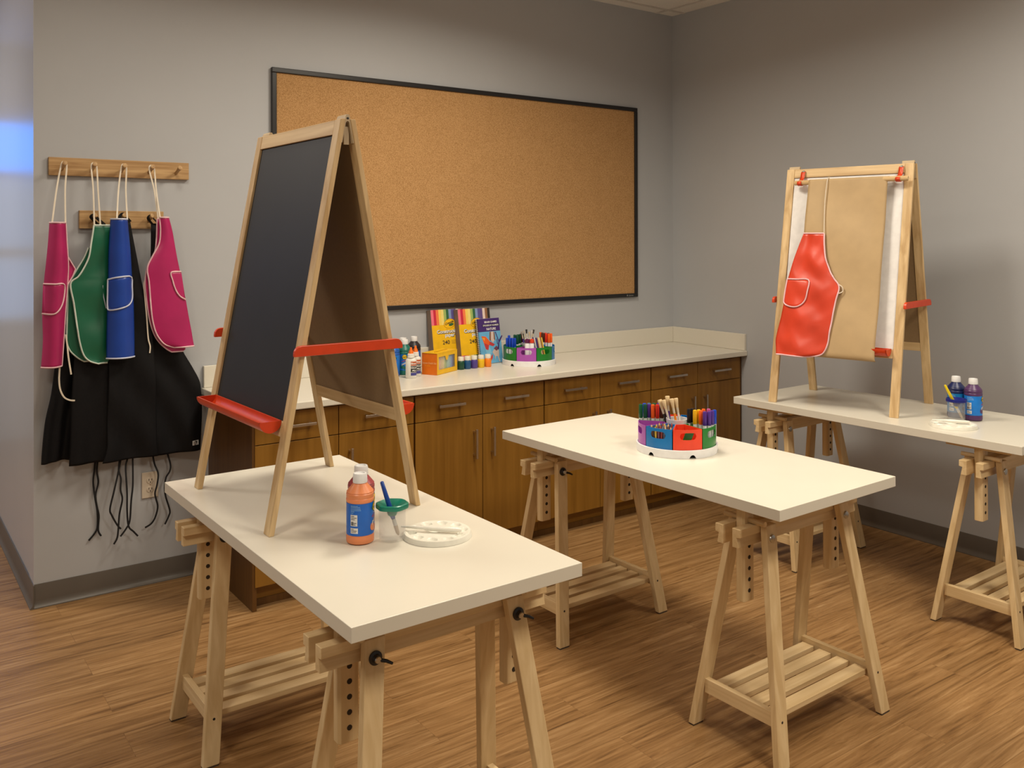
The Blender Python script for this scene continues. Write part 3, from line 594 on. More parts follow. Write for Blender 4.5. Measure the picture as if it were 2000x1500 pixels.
tp = s.p(1, 0)
MB().tube(catmull([tp, (-0.1205, 0.068, 0.87), (-0.104, 0.071, 0.95), (-0.090, 0.068, 1.022), (-0.079, 0.068, 1.040), (-0.066, 0.067, 1.0455)], 40), 0.0042, 6, flat=0.45).build('neck_strap', 'tape', A, smooth=60)
MB().tube(catmull([s.p(1, 20), (-0.190, -0.043, 0.545), (-0.192, -0.044, 0.525), s.p(1, 24)], 20), 0.0025, 6).build('tie_tape', 'tape', A, smooth=60)

# ------------------------------------------------------------------ paint bottles
def view_rz(x, y): d = Vector((CP.x-x, CP.y-y)); return math.atan2(d.y, d.x)     # the label side of a bottle is turned into the room
def paint_bottle(x, y, z, paint, label, yaw, lab_col=(0.005, 0.115, 0.52), cap='white_p', group='paint bottles'):
    b = thing('paint_bottle', (x, y, z), yaw, label, 'paint bottle', group)
    pc = plastic('paint_%g_%g_%g' % paint, paint, 0.35)
    R = 0.0352
    prof = [(0.004, 0.0), (R-0.006, 0.0), (R-0.001, 0.003), (R, 0.008), (R, 0.019), (R-0.0012, 0.0215), (R-0.0012, 0.104), (R, 0.107), (R, 0.112), (R-0.0016, 0.1145), (R-0.0004, 0.117), (R-0.0004, 0.1245), (R-0.0022, 0.127), (R-0.0012, 0.129), (R-0.006, 0.135), (0.0185, 0.1475), (0.0165, 0.150), (0.0165, 0.153)]
    MB().lathe(prof, 40).build('body', pc, b, smooth=35)
    g = MB(); g.lathe([(0.004, 0.1505), (0.0178, 0.1505), (0.0182, 0.153), (0.0175, 0.170), (0.0165, 0.1735), (0.012, 0.1738), (0.0115, 0.1715), (0.003, 0.1715)], 36, wav=lambda a, r, zz: 1+0.012*(math.cos(a*36) if r > 0.017 else 0)).build('cap', cap, b, smooth=35)
    # wrap-around label, +X is the middle of the back panel that faces the viewer
    RL = R-0.0006
    def W(a, zz, o=0): return ((RL+o)*math.cos(a), (RL+o)*math.sin(a), zz)
    l = MB(); n = 48
    l.grid([[W(-PI+2*PI*k/n, zz) for k in range(n+1)] for zz in (0.0235, 0.0505, 0.0775, 0.1035)], 0)
    def patch(a0, a1, z0, z1, mi, o): l.grid([[W(a0+(a1-a0)*k/8, zz, o) for k in range(9)] for zz in (z0, z1)], mi)
    def oval(ac, zc, ra_, rz_, mi, o): 
        pts = [W(ac+ra_*math.cos(2*PI*k/28), zc+rz_*math.sin(2*PI*k/28), o) for k in range(28)]; l.add([W(ac, zc, o)]+pts, [(0, 1+k, 1+(k+1) % 28) for k in range(28)], mi)
    A0 = -0.42
    patch(A0-0.42, A0+0.12, 0.0485, 0.0765, 1, 0.0003); patch(A0-0.42, A0+0.16, 0.030, 0.0435, 1, 0.0003)
    for zz, e_ in ((0.0730, 0.30), (0.0690, 0.50), (0.0650, 0.34), (0.0560, 0.48), (0.0520, 0.40)): patch(A0-0.38, A0-0.38+e_*0.9, zz-0.0007, zz+0.0007, 2, 0.0006)
    for k in range(4): patch(A0-0.36+k*0.05, A0-0.335+k*0.05, 0.050, 0.0595, 2, 0.0006)
    for zz, e_ in ((0.0405, 0.25), (0.0370, 0.5), (0.0335, 0.45)): patch(A0-0.38, A0-0.38+e_*0.9, zz-0.0006, zz+0.0006, 2, 0.0006)
    for zz, e_ in ((0.0985, 0.55), (0.0955, 0.72), (0.0915, 0.75), (0.0880, 0.78), (0.0845, 0.30), (0.0805, 0.22)): patch(A0-0.40, A0-0.40+e_, zz-0.0006, zz+0.0006, 3, 0.0004)
    F = 1.32
    oval(F, 0.090, 0.36, 0.0125, 4, 0.0005); oval(F, 0.090, 0.32, 0.0105, 5, 0.0008)
    l.text('Crayola', 0.0105, lambda px, py: W(F+px/RL, 0.0868+py+px*0.15, 0.0011), 4, bold=0.0002)
    l.text('washable', 0.0085, lambda px, py: W(F+px/RL, 0.0700+py+px*0.35, 0.0008), 6, bold=0.0002); l.text('paint', 0.0150, lambda px, py: W(F+px/RL, 0.0540+py+px*0.35, 0.0008), 1, bold=0.0004)
    for a_, z_, r_ in ((F-0.35, 0.042, 0.010), (F, 0.036, 0.008), (F+0.35, 0.044, 0.009)): oval(a_, z_, r_/RL*0.9, r_, 7, 0.0004)
    l.build('label', [plastic('label_%g_%g_%g' % lab_col, lab_col, 0.35), plastic('label_white', (0.72, 0.70, 0.68), 0.45), 'ink', plastic('label_print_pale', (0.25, 0.48, 0.80), 0.5), plastic('logo_green', (0.02, 0.10, 0.03), 0.5), plastic('logo_yellow', (0.85, 0.52, 0.01), 0.45), plastic('label_red', (0.55, 0.02, 0.02), 0.5), pc], b, recalc=False)
    return b
TZ = H_T+0.0004; CZ = H_CT+0.0004
paint_bottle(-3.2883, -2.0889, TZ, (0.74, 0.245, 0.098), 'orange paint bottle with blue label at the front of the left table', view_rz(-3.2883, -2.0889)+0.1)
paint_bottle(-3.2520, -2.0215, TZ, (0.33, 0.055, 0.065), 'dark red paint bottle half hidden behind the orange paint bottle', view_rz(-3.25, -2.02))
paint_bottle(-0.5300, -2.2370, TZ, (0.085, 0.030, 0.115), 'purple paint bottle with bright blue label on the right table', view_rz(-0.53, -2.237)+0.1, lab_col=(0.006, 0.20, 0.68))
paint_bottle(-0.5260, -2.1620, TZ, (0.010, 0.018, 0.090), 'navy blue paint bottle behind the cup with blue lid', view_rz(-0.528, -2.165), lab_col=(0.006, 0.17, 0.42))
paint_bottle(-2.1860, -0.2150, CZ, (0.015, 0.10, 0.42), 'blue paint bottle leftmost on the counter beside the easel', view_rz(-2.186, -0.215)-1.2, lab_col=(0.01, 0.17, 0.62))
paint_bottle(-2.1120, -0.2000, CZ, (0.012, 0.145, 0.110), 'teal green paint bottle on the counter behind the glue', view_rz(-2.112, -0.2)-1.3, lab_col=(0.01, 0.16, 0.58))
paint_bottle(-2.0790, -0.1240, CZ, (0.070, 0.034, 0.020), 'brown paint bottle on the counter between teal and black bottles', view_rz(-2.08, -0.12)-1.3)
paint_bottle(-2.0060, -0.1080, CZ, (0.022, 0.020, 0.026), 'black paint bottle on the counter behind the yellow chalk box', view_rz(-2.0, -0.1)-1.3)

# ------------------------------------------------------------------ water cups with brushes
M['cup'] = clear('clear_cup_plastic', (0.72, 0.71, 0.70), 0.13)
def water_cup(x, y, lid, lab):
    c = thing('paint_cup', (x, y, TZ), 0.4, lab, 'cup', 'lidded paint cups')
    prof = [(0.002, 0.001), (0.0315, 0.001), (0.0330, 0.003), (0.0338, 0.010), (0.0350, 0.085), (0.0350, 0.087), (0.0335, 0.087), (0.0325, 0.010), (0.0310, 0.006), (0.002, 0.005)]
    MB().lathe(prof, 40).build('cup_body', 'cup', c, smooth=35)
    rim = [(0.0100, 0.062), (0.0110, 0.0615), (0.0150, 0.073), (0.0240, 0.083), (0.0375, 0.081), (0.0405, 0.081), (0.0412, 0.086), (0.0405, 0.092), (0.0370, 0.0935), (0.0345, 0.0925), (0.0310, 0.0895), (0.0200, 0.0850), (0.0130, 0.074), (0.0100, 0.0625)]
    MB().lathe(rim, 48, caps=False, wav=lambda a, r, z: 1+0.035*math.cos(a*6)*(1 if r > 0.03 else 0)).build('cup_lid', lid, c, smooth=40)
    return c
plastic('lid_green', (0.004, 0.19, 0.125), 0.3); plastic('lid_navy', (0.006, 0.012, 0.17), 0.3)
water_cup(-3.2144, -2.1218, 'lid_green', 'clear paint cup with green lid beside the orange paint bottle')
water_cup(-0.6070, -2.2060, 'lid_navy', 'clear paint cup with navy lid on the right table')
def cup_brush(x, y, p0, p1, col, lab, r):
    b = thing('paintbrush', (x, y, TZ), 0, lab, 'paintbrush', 'brushes in the paint cups')
    p0, p1 = Vector(p0), Vector(p1); L = lambda t: p0.lerp(p1, t)
    MB().tube([L(0.30), L(0.36), L(0.6), L(0.985), L(1)], [r*0.72, r*1.02, r*0.95, r*0.70, r*0.45], 14).build('handle', col, b, smooth=40)
    MB().tube([L(0.18), L(0.30)], [r*0.80, r*0.75], 14).build('ferrule', plastic('ferrule_white', (0.62, 0.6, 0.57), 0.35), b, smooth=40)
    MB().tube([L(0.0), L(0.05), L(0.18)], [r*0.35, r*0.75, r*0.78], 12).build('bristles', plastic('bristle_tan', (0.50, 0.40, 0.30), 0.8), b, smooth=40)
import_r = rt
def off(dx, dz, dd=0): return (rt.x*dx+fw.x*dd, rt.y*dx+fw.y*dd, dz)
cup_brush(-3.2144, -2.1218, off(0.016, 0.0105), off(-0.0270, 0.147), plastic('brush_blue', (0.006, 0.052, 0.30), 0.3), 'thick blue paintbrush standing in the green lidded cup', 0.0068)
cup_brush(-0.6070, -2.2060, off(0.024, 0.0105), off(-0.0480, 0.150), plastic('brush_yellow', (0.72, 0.54, 0.01), 0.3), 'thick yellow paintbrush standing in the navy lidded cup', 0.0068)

# ------------------------------------------------------------------ paint palettes
def palette(x, y, rz, lab):
    R, hz = 0.0865, 0.0125
    wells = [(0.066*math.cos(2*PI*k/10), 0.066*math.sin(2*PI*k/10), 0.0135, 0.0085) for k in range(10)]+[(0.006, 0.012, 0.021, 0.0075)]
    def hgt(px, py):
        r = math.hypot(px, py); z = hz-0.0015*min(1, max(0, (0.082-r)/0.01))
        for wx, wy, wr, wd in wells:
            q = math.hypot(px-wx, py-wy)/wr
            if q < 1: z -= wd*(1-q*q)
            elif q < 1.18: z += 0.0010*(1-abs(q-1.09)/0.09)
        return z
    p = MB(); nr, na = 46, 120; rows_ = []
    for i in range(nr+1):
        r = R*i/nr*0.985+0.0004; rows_.append([(r*math.cos(2*PI*k/na), r*math.sin(2*PI*k/na), hgt(r*math.cos(2*PI*k/na), r*math.sin(2*PI*k/na))) for k in range(na+1)])
    for rr, zz in ((R, hz-0.0015), (R+0.0005, 0.006), (R+0.0030, 0.0010), (R+0.0030, 0.0)): rows_.append([(rr*math.cos(2*PI*k/na), rr*math.sin(2*PI*k/na), zz) for k in range(na+1)])
    p.grid(rows_)
    o = p.build('paint_palette', 'palette_p', smooth=50); o.location = (x, y, TZ); o.rotation_euler = (0, 0, rz); tag(o, lab, 'palette', 'round paint palettes')
palette(-3.1073, -2.1664, 0.2, 'round white ten-well palette at the front of the left table')
palette(-0.7255, -2.2560, 0.2, 'round white palette on the right table in front of the navy lidded cup')
def flat_brush(x, y, p0, p1, lab):
    b = thing('palette_brush', (x, y, TZ), 0, lab, 'paintbrush', 'white brushes on the palettes')
    p0, p1 = Vector(p0), Vector(p1); L = lambda t: p0.lerp(p1, t)
    MB().tube([L(0), L(0.1), L(0.35), L(0.40)], [0.0022, 0.0032, 0.0042, 0.0046], 12).build('bristles', plastic('bristle_white', (0.82, 0.79, 0.72), 0.5), b, smooth=40)
    MB().tube([L(0.38), L(0.42), L(0.70), L(0.97), L(1)], [0.0052, 0.0062, 0.0066, 0.0058, 0.003], 12).build('handle', plastic('handle_white', (0.83, 0.80, 0.72), 0.28), b, smooth=40)
flat_brush(-3.1073, -2.1664, off(-0.094, 0.0215, 0.006), off(0.064, 0.0195, -0.020), 'white plastic brush lying across the front left palette')
flat_brush(-0.7255, -2.2560, off(-0.082, 0.0250, 0.010), off(0.060, 0.0195, -0.015), 'white plastic brush lying across the palette on the right table')

# ------------------------------------------------------------------ round supply organizers
BINC = dict(purple=(0.36, 0.075, 0.40), blue=(0.004, 0.170, 0.475), red=(0.80, 0.055, 0.018), green=(0.010, 0.185, 0.022), teal=(0.01, 0.16, 0.12))
for k, c in BINC.items(): plastic('bin_'+k, c, 0.30)
def organizer(x, y, z, phase, cols, lab):
    """phase: angle in degrees of the first wedge boundary; wedge k spans phase+45k .. +45 (counted clockwise as seen from the room)"""
    vx = Vector((CP.x-x, CP.y-y)).normalized(); base_a = math.atan2(vx.y, vx.x)
    g = thing('supply_organizer', (x, y, z), base_a, lab, 'organizer', 'round supply organizers')
    R = 0.1455
    def edge_z(a):
        zc = 0.0
        for k in range(6):
            dd = (a-(math.radians(22)+k*PI/3)+PI) % (2*PI)-PI
            q = abs(dd)*R/0.0115
            if q < 1: zc = max(zc, 0.0125*math.sqrt(1-q*q))
        return zc
    n = 360; t = MB()
    O = [[(R*math.cos(2*PI*k/n), R*math.sin(2*PI*k/n), edge_z(2*PI*k/n)) for k in range(n+1)], [(R*math.cos(2*PI*k/n), R*math.sin(2*PI*k/n), 0.027) for k in range(n+1)], [((R-0.002)*math.cos(2*PI*k/n), (R-0.002)*math.sin(2*PI*k/n), 0.0285) for k in range(n+1)],
         [((R-0.0045)*math.cos(2*PI*k/n), (R-0.0045)*math.sin(2*PI*k/n), 0.0285) for k in range(n+1)], [((R-0.0045)*math.cos(2*PI*k/n), (R-0.0045)*math.sin(2*PI*k/n), 0.0222) for k in range(n+1)], [(0.0005*math.cos(2*PI*k/n), 0.0005*math.sin(2*PI*k/n), 0.0222) for k in range(n+1)]]
    t.grid(O); I = [[((R-0.003)*math.cos(2*PI*k/n), (R-0.003)*math.sin(2*PI*k/n), edge_z(2*PI*k/n)) for k in range(n+1)], [((R-0.003)*math.cos(2*PI*k/n), (R-0.003)*math.sin(2*PI*k/n), 0.019) for k in range(n+1)], [(0.0005*math.cos(2*PI*k/n), 0.0005*math.sin(2*PI*k/n), 0.019) for k in range(n+1)]]
    t.grid(I); t.grid([O[0], I[0]]); t.lathe([(0.01, 0.0), (0.13, 0.0), (0.13, 0.003), (0.01, 0.003)], 48, mi=1)
    t.build('turntable_tray', ['white_p', 'dark_metal'], g, smooth=40)
    MB().lathe([(0.002, 0.023), (0.0375, 0.023), (0.0385, 0.110), (0.0395, 0.112), (0.0365, 0.112), (0.0355, 0.026), (0.002, 0.026)], 36).build('centre_cup', 'white_p', g, smooth=40)
    R1, R0, zb, zt, th = 0.1395, 0.044, 0.0226, 0.0985, 0.0022
    for k, cname in enumerate(cols):
        a0 = math.radians(phase+45*k); a1 = math.radians(phase+45*(k+1)); gap = 0.0016
        b = MB(); am = (a0+a1)/2; half = abs(a1-a0)/2-gap/R1
        pt = lambda ang, r, zz: (r*math.cos(ang), r*math.sin(ang), zz)
        # outer wall with a rounded slot; u = angle offset, v = height
        uo = half; N = 64
        def rect(th_):
            dx, dy = math.cos(th_), math.sin(th_); hw_, hh = uo, (zt-zb)/2; s_ = min(hw_/abs(dx) if abs(dx) > 1e-6 else 1e9, hh/(abs(dy)*1.0) if abs(dy) > 1e-6 else 1e9); return (dx*s_, dy*s_)
        cent = (0.0, 0.015)
        sl_w, sl_h = 0.030, 0.0125; zmid = (zb+zt)/2
        def slot(th_):
            c_, s_ = math.cos(th_), math.sin(th_); L_ = sl_w-sl_h; 
            return ((L_*(1 if c_ > 0 else -1)*min(1, abs(c_)*2.5)+sl_h*c_)/R1, cent[1]+sl_h*s_)
        angs = sorted([2*PI*q/N for q in range(N)]+[math.atan2(sy*(zt-zb)/2/1.0, sx*uo) % (2*PI) for sx in (-1, 1) for sy in (-1, 1)])
        def rect_from(th_): return rect(th_)
        for rr in (R1, R1-th):
            v1 = [pt(am+rect_from(q)[0], rr, zmid+rect_from(q)[1]) for q in angs]; v0 = [pt(am+slot(math.atan2(rect_from(q)[1]/((zt-zb)/2), rect_from(q)[0]/uo))[0], rr, zmid+slot(math.atan2(rect_from(q)[1]/((zt-zb)/2), rect_from(q)[0]/uo))[1]) for q in angs]
            m_ = len(angs); mid_ = [pt((math.atan2(p[1], p[0])+math.atan2(q[1], q[0]))/2 if abs(math.atan2(p[1], p[0])-math.atan2(q[1], q[0])) < 2 else math.atan2(q[1], q[0]), rr, (p[2]+q[2])/2) for p, q in zip(v0, v1)]
            b.add(v0+mid_+v1, [(i, (i+1) % m_, m_+(i+1) % m_, m_+i) for i in range(m_)]+[(m_+i, m_+(i+1) % m_, 2*m_+(i+1) % m_, 2*m_+i) for i in range(m_)])
            if rr == R1: s_out, r_out = v0, v1
            else: s_in, r_in = v0, v1
        b.add(s_out+s_in, [(i, (i+1) % m_, m_+(i+1) % m_, m_+i) for i in range(m_)]); b.add(r_out+r_in, [(i, (i+1) % m_, m_+(i+1) % m_, m_+i) for i in range(m_)])
        # side walls, inner wall, floor
        for sg in (-1, 1):
            e0 = am+sg*half; nx, ny = -math.sin(e0)*-sg, math.cos(e0)*-sg
            p = lambda r, zz, o_: (r*math.cos(e0)+nx*o_, r*math.sin(e0)+ny*o_, zz)
            b.hexa([p(R0, zb, 0), p(R1-0.0005, zb, 0), p(R1-0.0005, zb, th), p(R0, zb, th)], [p(R0, zt, 0), p(R1-0.0005, zt, 0), p(R1-0.0005, zt, th), p(R0, zt, th)])
        n_ = 8; arc = [am-half*0.98+2*half*0.98*q/n_ for q in range(n_+1)]
        b.grid([[pt(q, R0, zb) for q in arc], [pt(q, R0, zt) for q in arc], [pt(q, R0+th, zt) for q in arc], [pt(q, R0+th, zb+th) for q in arc], [pt(q, R1-th, zb+th) for q in arc], [pt(q, R1-th, zb) for q in arc], [pt(q, R0, zb) for q in arc]])
        b.build('wedge_bin', 'bin_'+cname, g, smooth=40, recalc=True)
    return g, base_a
def cyl_at(x, y, base_a, lat, fwd):
    """lat: to the right as seen from the room, fwd: towards the viewer"""
    ca, sa = math.cos(base_a), math.sin(base_a); return x+ca*fwd-sa*(lat), y+sa*fwd+ca*(lat)
# seen from the room 'right' is +90 deg counter-clockwise of the view-facing axis
GA = (-1.915, -1.868); GB = (-1.379, -0.262)
oa, aA = organizer(GA[0], GA[1], TZ, -96, ['purple', 'blue', 'red', 'green', 'purple', 'blue', 'red', 'green'], 'round colourful supply organizer on the middle table')
ob, aB = organizer(GB[0], GB[1], CZ, -73.5, ['green', 'purple', 'green', 'blue', 'red', 'green', 'purple', 'teal'], 'round colourful supply organizer on the back counter')
MC = dict(green=(0.004, 0.090, 0.028), dark_green=(0.003, 0.070, 0.035), blue=(0.006, 0.055, 0.50), teal=(0.03, 0.16, 0.19), purple=(0.085, 0.028, 0.26), orange=(0.86, 0.115, 0.008), red=(0.72, 0.030, 0.010), brown=(0.085, 0.022, 0.008), maroon=(0.055, 0.008, 0.010), black=(0.006, 0.005, 0.007), yellow=(0.80, 0.46, 0.008), light_blue=(0.02, 0.16, 0.70), pink=(0.50, 0.09, 0.30))
for k, c in MC.items(): plastic('mk_'+k, c, 0.32)
def marker(org, base_a, z0, lat, fwd, top, col, where, tilt=0.0, rad=0.0072, caplen=0.050):
    x, y = cyl_at(org[0], org[1], base_a, lat, fwd)
    m = thing('marker', (x, y, z0+0.0256), base_a, '%s capped marker standing in the organizer on the %s' % (col.replace('_', ' '), where), 'marker', '%s markers on the %s' % (col.replace('_', ' '), where))
    h = top-0.0256; tx = tilt
    P = lambda t: (0, tx*t/h, t)
    MB().tube([P(0), P(0.004), P(h-caplen)], [rad*0.8, rad*0.92, rad*0.92], 14).build('barrel', 'white_p', m, smooth=40)
    MB().tube([P(h-caplen), P(h-caplen+0.0015), P(h-0.004), P(h-0.0006), P(h)], [rad*0.96, rad*1.04, rad*1.0, rad*0.86, rad*0.5], 14).build('cap', 'mk_'+col, m, smooth=40)
left = [(-0.131, -0.036, 'green'), (-0.1145, -0.036, 'dark_green'), (-0.0865, -0.036, 'orange'), (-0.0705, -0.036, 'red'), (-0.0550, -0.042, 'brown'), (-0.0390, -0.048, 'maroon'), (-0.1010, -0.046, 'purple'), (-0.1180, -0.056, 'blue'), (-0.1010, -0.064, 'teal'), (-0.0830, -0.066, 'green'), (-0.0660, -0.070, 'purple'), (-0.0500, -0.070, 'red')]
for la, fo_, c in left: marker(GA, aA, TZ, la, fo_, 0.153, c, 'middle table')
right = [(0.0430, 0.012, 'black'), (0.0545, 0.002, 'black'), (0.0640, 0.030, 'yellow'), (0.0780, 0.020, 'yellow'), (0.0850, 0.036, 'orange'), (0.0980, 0.052, 'purple'), (0.1130, 0.048, 'purple'), (0.1240, 0.030, 'purple'), (0.1330, 0.014, 'blue'), (0.0950, 0.004, 'orange'), (0.1130, -0.002, 'pink')]
for la, fo_, c in right: marker(GA, aA, TZ, la, fo_, 0.150, c, 'middle table')
def art_brush(org, base_a, z0, p0, p1, hcol, bcol, label, group, r=0.0042, fan=2.0, lb=0.022):
    x, y = org; b = thing('art_brush', (x, y, z0), base_a, label, 'paintbrush', group)
    p0 = Vector((p0[1], p0[0], p0[2])); p1 = Vector((p1[1], p1[0], p1[2])); Ln = (p1-p0).length; L = lambda t: p0.lerp(p1, t)
    tb = 1-lb/Ln
    MB().tube([L(0), L(0.3), L(tb-0.12)], [r*0.6, r*1.1, r*0.85], 10).build('handle', hcol, b, smooth=40)
    MB().tube([L(tb-0.12), L(tb)], [r*0.9, r*0.95], 10).build('ferrule', plastic('ferrule_pale', (0.62, 0.55, 0.42), 0.35), b, smooth=40)
    MB().tube([L(tb), L(tb+(1-tb)*0.5), L(1-(1-tb)*0.08), L(1)], [r*0.95, r*fan*0.8, r*fan, r*fan*0.85], 12).build('bristles', bcol, b, smooth=60)
cream = plastic('bristle_cream', (0.68, 0.52, 0.30), 0.8)
hb = [plastic('handle_black', (0.012, 0.012, 0.014), 0.3), plastic('handle_silver', (0.50, 0.48, 0.46), 0.3), 'mk_purple', plastic('handle_orange', (0.80, 0.24, 0.02), 0.3), plastic('handle_pale', (0.72, 0.68, 0.62), 0.4)]
tips = [(-0.062, -0.010, 0.176), (-0.048, 0.004, 0.178), (-0.034, -0.012, 0.190), (-0.019, 0.002, 0.183), (-0.004, -0.006, 0.184)]
foots = [(-0.016, 0.018, 0.028), (-0.006, 0.022, 0.028), (-0.019, 0.005, 0.028), (0.012, 0.018, 0.028), (0.022, 0.010, 0.028)]
for q, (tp_, ft) in enumerate(zip(tips, foots)):
    art_brush(GA, aA, TZ, ft, tp_, hb[q], cream, '%s handled bristle brush in the centre cup on the middle table' % ['black', 'silver', 'purple', 'orange', 'white'][q], 'bristle brushes on the middle table', r=0.0048, fan=1.75, lb=0.034)
# coloured pencils in the blue bin of the middle organizer
pcols = [(0.10, 0.03, 0.02), (0.45, 0.18, 0.10), (0.05, 0.03, 0.03), (0.60, 0.42, 0.06), (0.16, 0.06, 0.10), (0.30, 0.05, 0.04), (0.12, 0.14, 0.20), (0.55, 0.30, 0.16)]
for i, c in enumerate(pcols): plastic('pencil%d' % i, c, 0.45)
pnames = ['dark brown', 'tan', 'black', 'yellow', 'plum', 'dark red', 'slate', 'peach']
tipw = plastic('pencil_wood', (0.62, 0.42, 0.24), 0.6)
cnt = 0
for rr, num in ((0.131, 9), (0.121, 9), (0.110, 8), (0.098, 7), (0.085, 5)):
    for q in range(num):
        an = math.radians(-28.5-20.0+40.0*(q+0.5)/num*1.0); 
        if abs(math.degrees(an)+28.5) > 18: an = math.radians(-28.5+17*(1 if an > math.radians(-28.5) else -1))
        la, fo_ = rr*sin(an), rr*math.cos(an); i = cnt % 8; cnt += 1
        x, y = cyl_at(GA[0], GA[1], aA, la, fo_); hh = 0.070+0.008*random.random()+(0.131-rr)*0.22
        m = MB(); m.lathe([(0.0034, 0), (0.0036, 0.001), (0.0036, hh-0.008), (0.0017, hh-0.003), (0.0004, hh)], 8, mats=[0, 0, 1 if i in (1, 7) else 0, 0])
        o = m.build('coloured_pencil', ['pencil%d' % i, tipw]); o.location = (x, y, TZ+0.0256); o.rotation_euler = (0.03*random.uniform(-1, 1), 0.03*random.uniform(-1, 1), 0)
        tag(o, 'short %s pencil standing in the blue bin on the middle table' % pnames[i], 'pencil', '%s pencils in the blue bin' % pnames[i])
x, y = cyl_at(GA[0], GA[1], aA, 0.098*sin(math.radians(15)), 0.112); o = MB().box(-0.014, 0.014, -0.005, 0.005, 0, 0.062).build('eraser_block', plastic('mk_leaf', (0.02, 0.17, 0.03)), bevel=0.002); o.location = (x, y, TZ+0.0320); o.rotation_euler = (0, math.radians(20), aA+PI/2); tag(o, 'small green block seen through the slot of the red bin', 'block')
# the counter organizer
for la, fo_, c in [(-0.118, 0.040, 'blue'), (-0.103, 0.050, 'blue'), (-0.088, 0.058, 'blue'), (-0.108, 0.024, 'blue'), (-0.092, 0.036, 'blue'), (-0.076, 0.050, 'blue'), (-0.064, 0.012, 'dark_green'), (-0.050, -0.030, 'dark_green'), (-0.062, -0.020, 'green'), (-0.044, -0.062, 'maroon'), (-0.030, -0.060, 'black'), (-0.078, -0.010, 'dark_green')]:
    marker(GB, aB, CZ, la, fo_, 0.1545-0.012*(fo_ > 0.03), c, 'back counter')
for la, fo_, c in [(0.108, -0.010, 'orange'), (0.094, -0.026, 'red'), (0.080, -0.040, 'brown'), (0.120, -0.024, 'orange'), (0.106, -0.040, 'maroon'), (0.090, -0.056, 'red'), (0.074, -0.066, 'brown'), (0.064, -0.084, 'orange')]:
    marker(GB, aB, CZ, la, fo_, 0.160, c, 'back counter')
bt = [(-0.040, 0.0, 0.172, 'grey'), (-0.014, 0.006, 0.184, 'black'), (0.002, -0.006, 0.170, 'cream'), (0.016, 0.004, 0.178, 'white'), (0.026, -0.008, 0.182, 'dark'), (-0.028, -0.010, 0.176, 'pale')]
bcs = dict(grey=(0.35, 0.31, 0.26), black=(0.010, 0.010, 0.010), cream=(0.60, 0.48, 0.32), white=(0.66, 0.63, 0.60), dark=(0.06, 0.05, 0.045), pale=(0.50, 0.45, 0.38))
for q, (la, fo_, zt_, nm) in enumerate(bt):
    art_brush(GB, aB, CZ, (la*0.3, fo_*0.5+0.004, 0.028), (la, fo_, zt_), plastic('handle_pale', (0.72, 0.68, 0.62)) if q % 2 else 'mk_purple', plastic('br_'+nm, bcs[nm], 0.8), 'paintbrush with %s bristles in the centre cup on the back counter' % nm, 'paintbrushes on the back counter', r=0.0036, fan=1.5, lb=0.022)
scol = [(0.02, 0.02, 0.14), (0.70, 0.66, 0.55), (0.02, 0.03, 0.20), (0.12, 0.02, 0.05), (0.66, 0.52, 0.26), (0.66, 0.56, 0.32), (0.25, 0.10, 0.03), (0.70, 0.50, 0.05)]
sn = ['navy', 'white', 'indigo', 'wine red', 'beige', 'natural', 'brown', 'yellow']
for q in range(8):
    la = 0.044+0.0065*q; fo_ = 0.100-0.003*q
    x, y = cyl_at(GB[0], GB[1], aB, la, fo_-0.012); p = MB().tube([(0, 0, 0), (0.004, 0.0, 0.004), (-0.006, -0.022, 0.118), (-0.0063, -0.0225, 0.122)], [0.0026, 0.0034, 0.0034, 0.002], 8)
    o = p.build('craft_pencil', plastic('cp%d' % q, scol[q], 0.45), smooth=40); o.location = (x, y, CZ+0.0256); o.rotation_euler = (0, 0, aB); tag(o, '%s pencil leaning in the green bin of the counter organizer' % sn[q], 'pencil', 'pencils leaning on the back counter')
for la, c, nm in ((-0.010, (0.10, 0.008, 0.06), 'purple'), (0.0155, (0.62, 0.05, 0.015), 'red')):
    x, y = cyl_at(GB[0], GB[1], aB, la, 0.103); s_ = thing('glue_stick', (x, y, CZ+0.0256), aB, 'white glue stick with %s top in the counter organizer' % nm, 'glue stick', 'glue sticks on the back counter')
    MB().lathe([(0.002, 0), (0.0125, 0), (0.0125, 0.090), (0.009, 0.097), (0.002, 0.097)], 20).build('tube', 'white_p', s_, smooth=40); MB().lathe([(0.002, 0.0975), (0.0125, 0.0975), (0.0130, 0.104), (0.0110, 0.115), (0.004, 0.119), (0.0005, 0.1195)], 20).build('cap', plastic('gs_'+nm, c, 0.3), s_, smooth=40)

# ------------------------------------------------------------------ counter supplies
def lean_frame(x, y, z, tilt, rz):
    """local frame: u to the right, v up the leaning face, o out of it"""
    R_ = Matrix.Rotation(rz, 3, 'Z') @ Matrix.Rotation(-tilt, 3, 'X'); o_ = Vector((x, y, z))
    return lambda u, v, o=0: tuple(o_+R_ @ Vector((u, -o, v)))
stripes = [(0.78, 0.16, 0.22), (0.52, 0.015, 0.045), (0.80, 0.18, 0.055), (0.80, 0.56, 0.10), (0.78, 0.62, 0.18), (0.30, 0.42, 0.12), (0.02, 0.11, 0.045), (0.20, 0.28, 0.50), (0.09, 0.075, 0.26), (0.10, 0.06, 0.20), (0.70, 0.56, 0.50), (0.24, 0.11, 0.05), (0.02, 0.015, 0.012)]
smats = [plastic('stripe%d' % i, c, 0.5) for i, c in enumerate(stripes)]
M['pack_side'] = pm('pack_side', (0.22, 0.155, 0.115), 0.6); yel = plastic('pack_yellow', (0.80, 0.46, 0.004), 0.4)
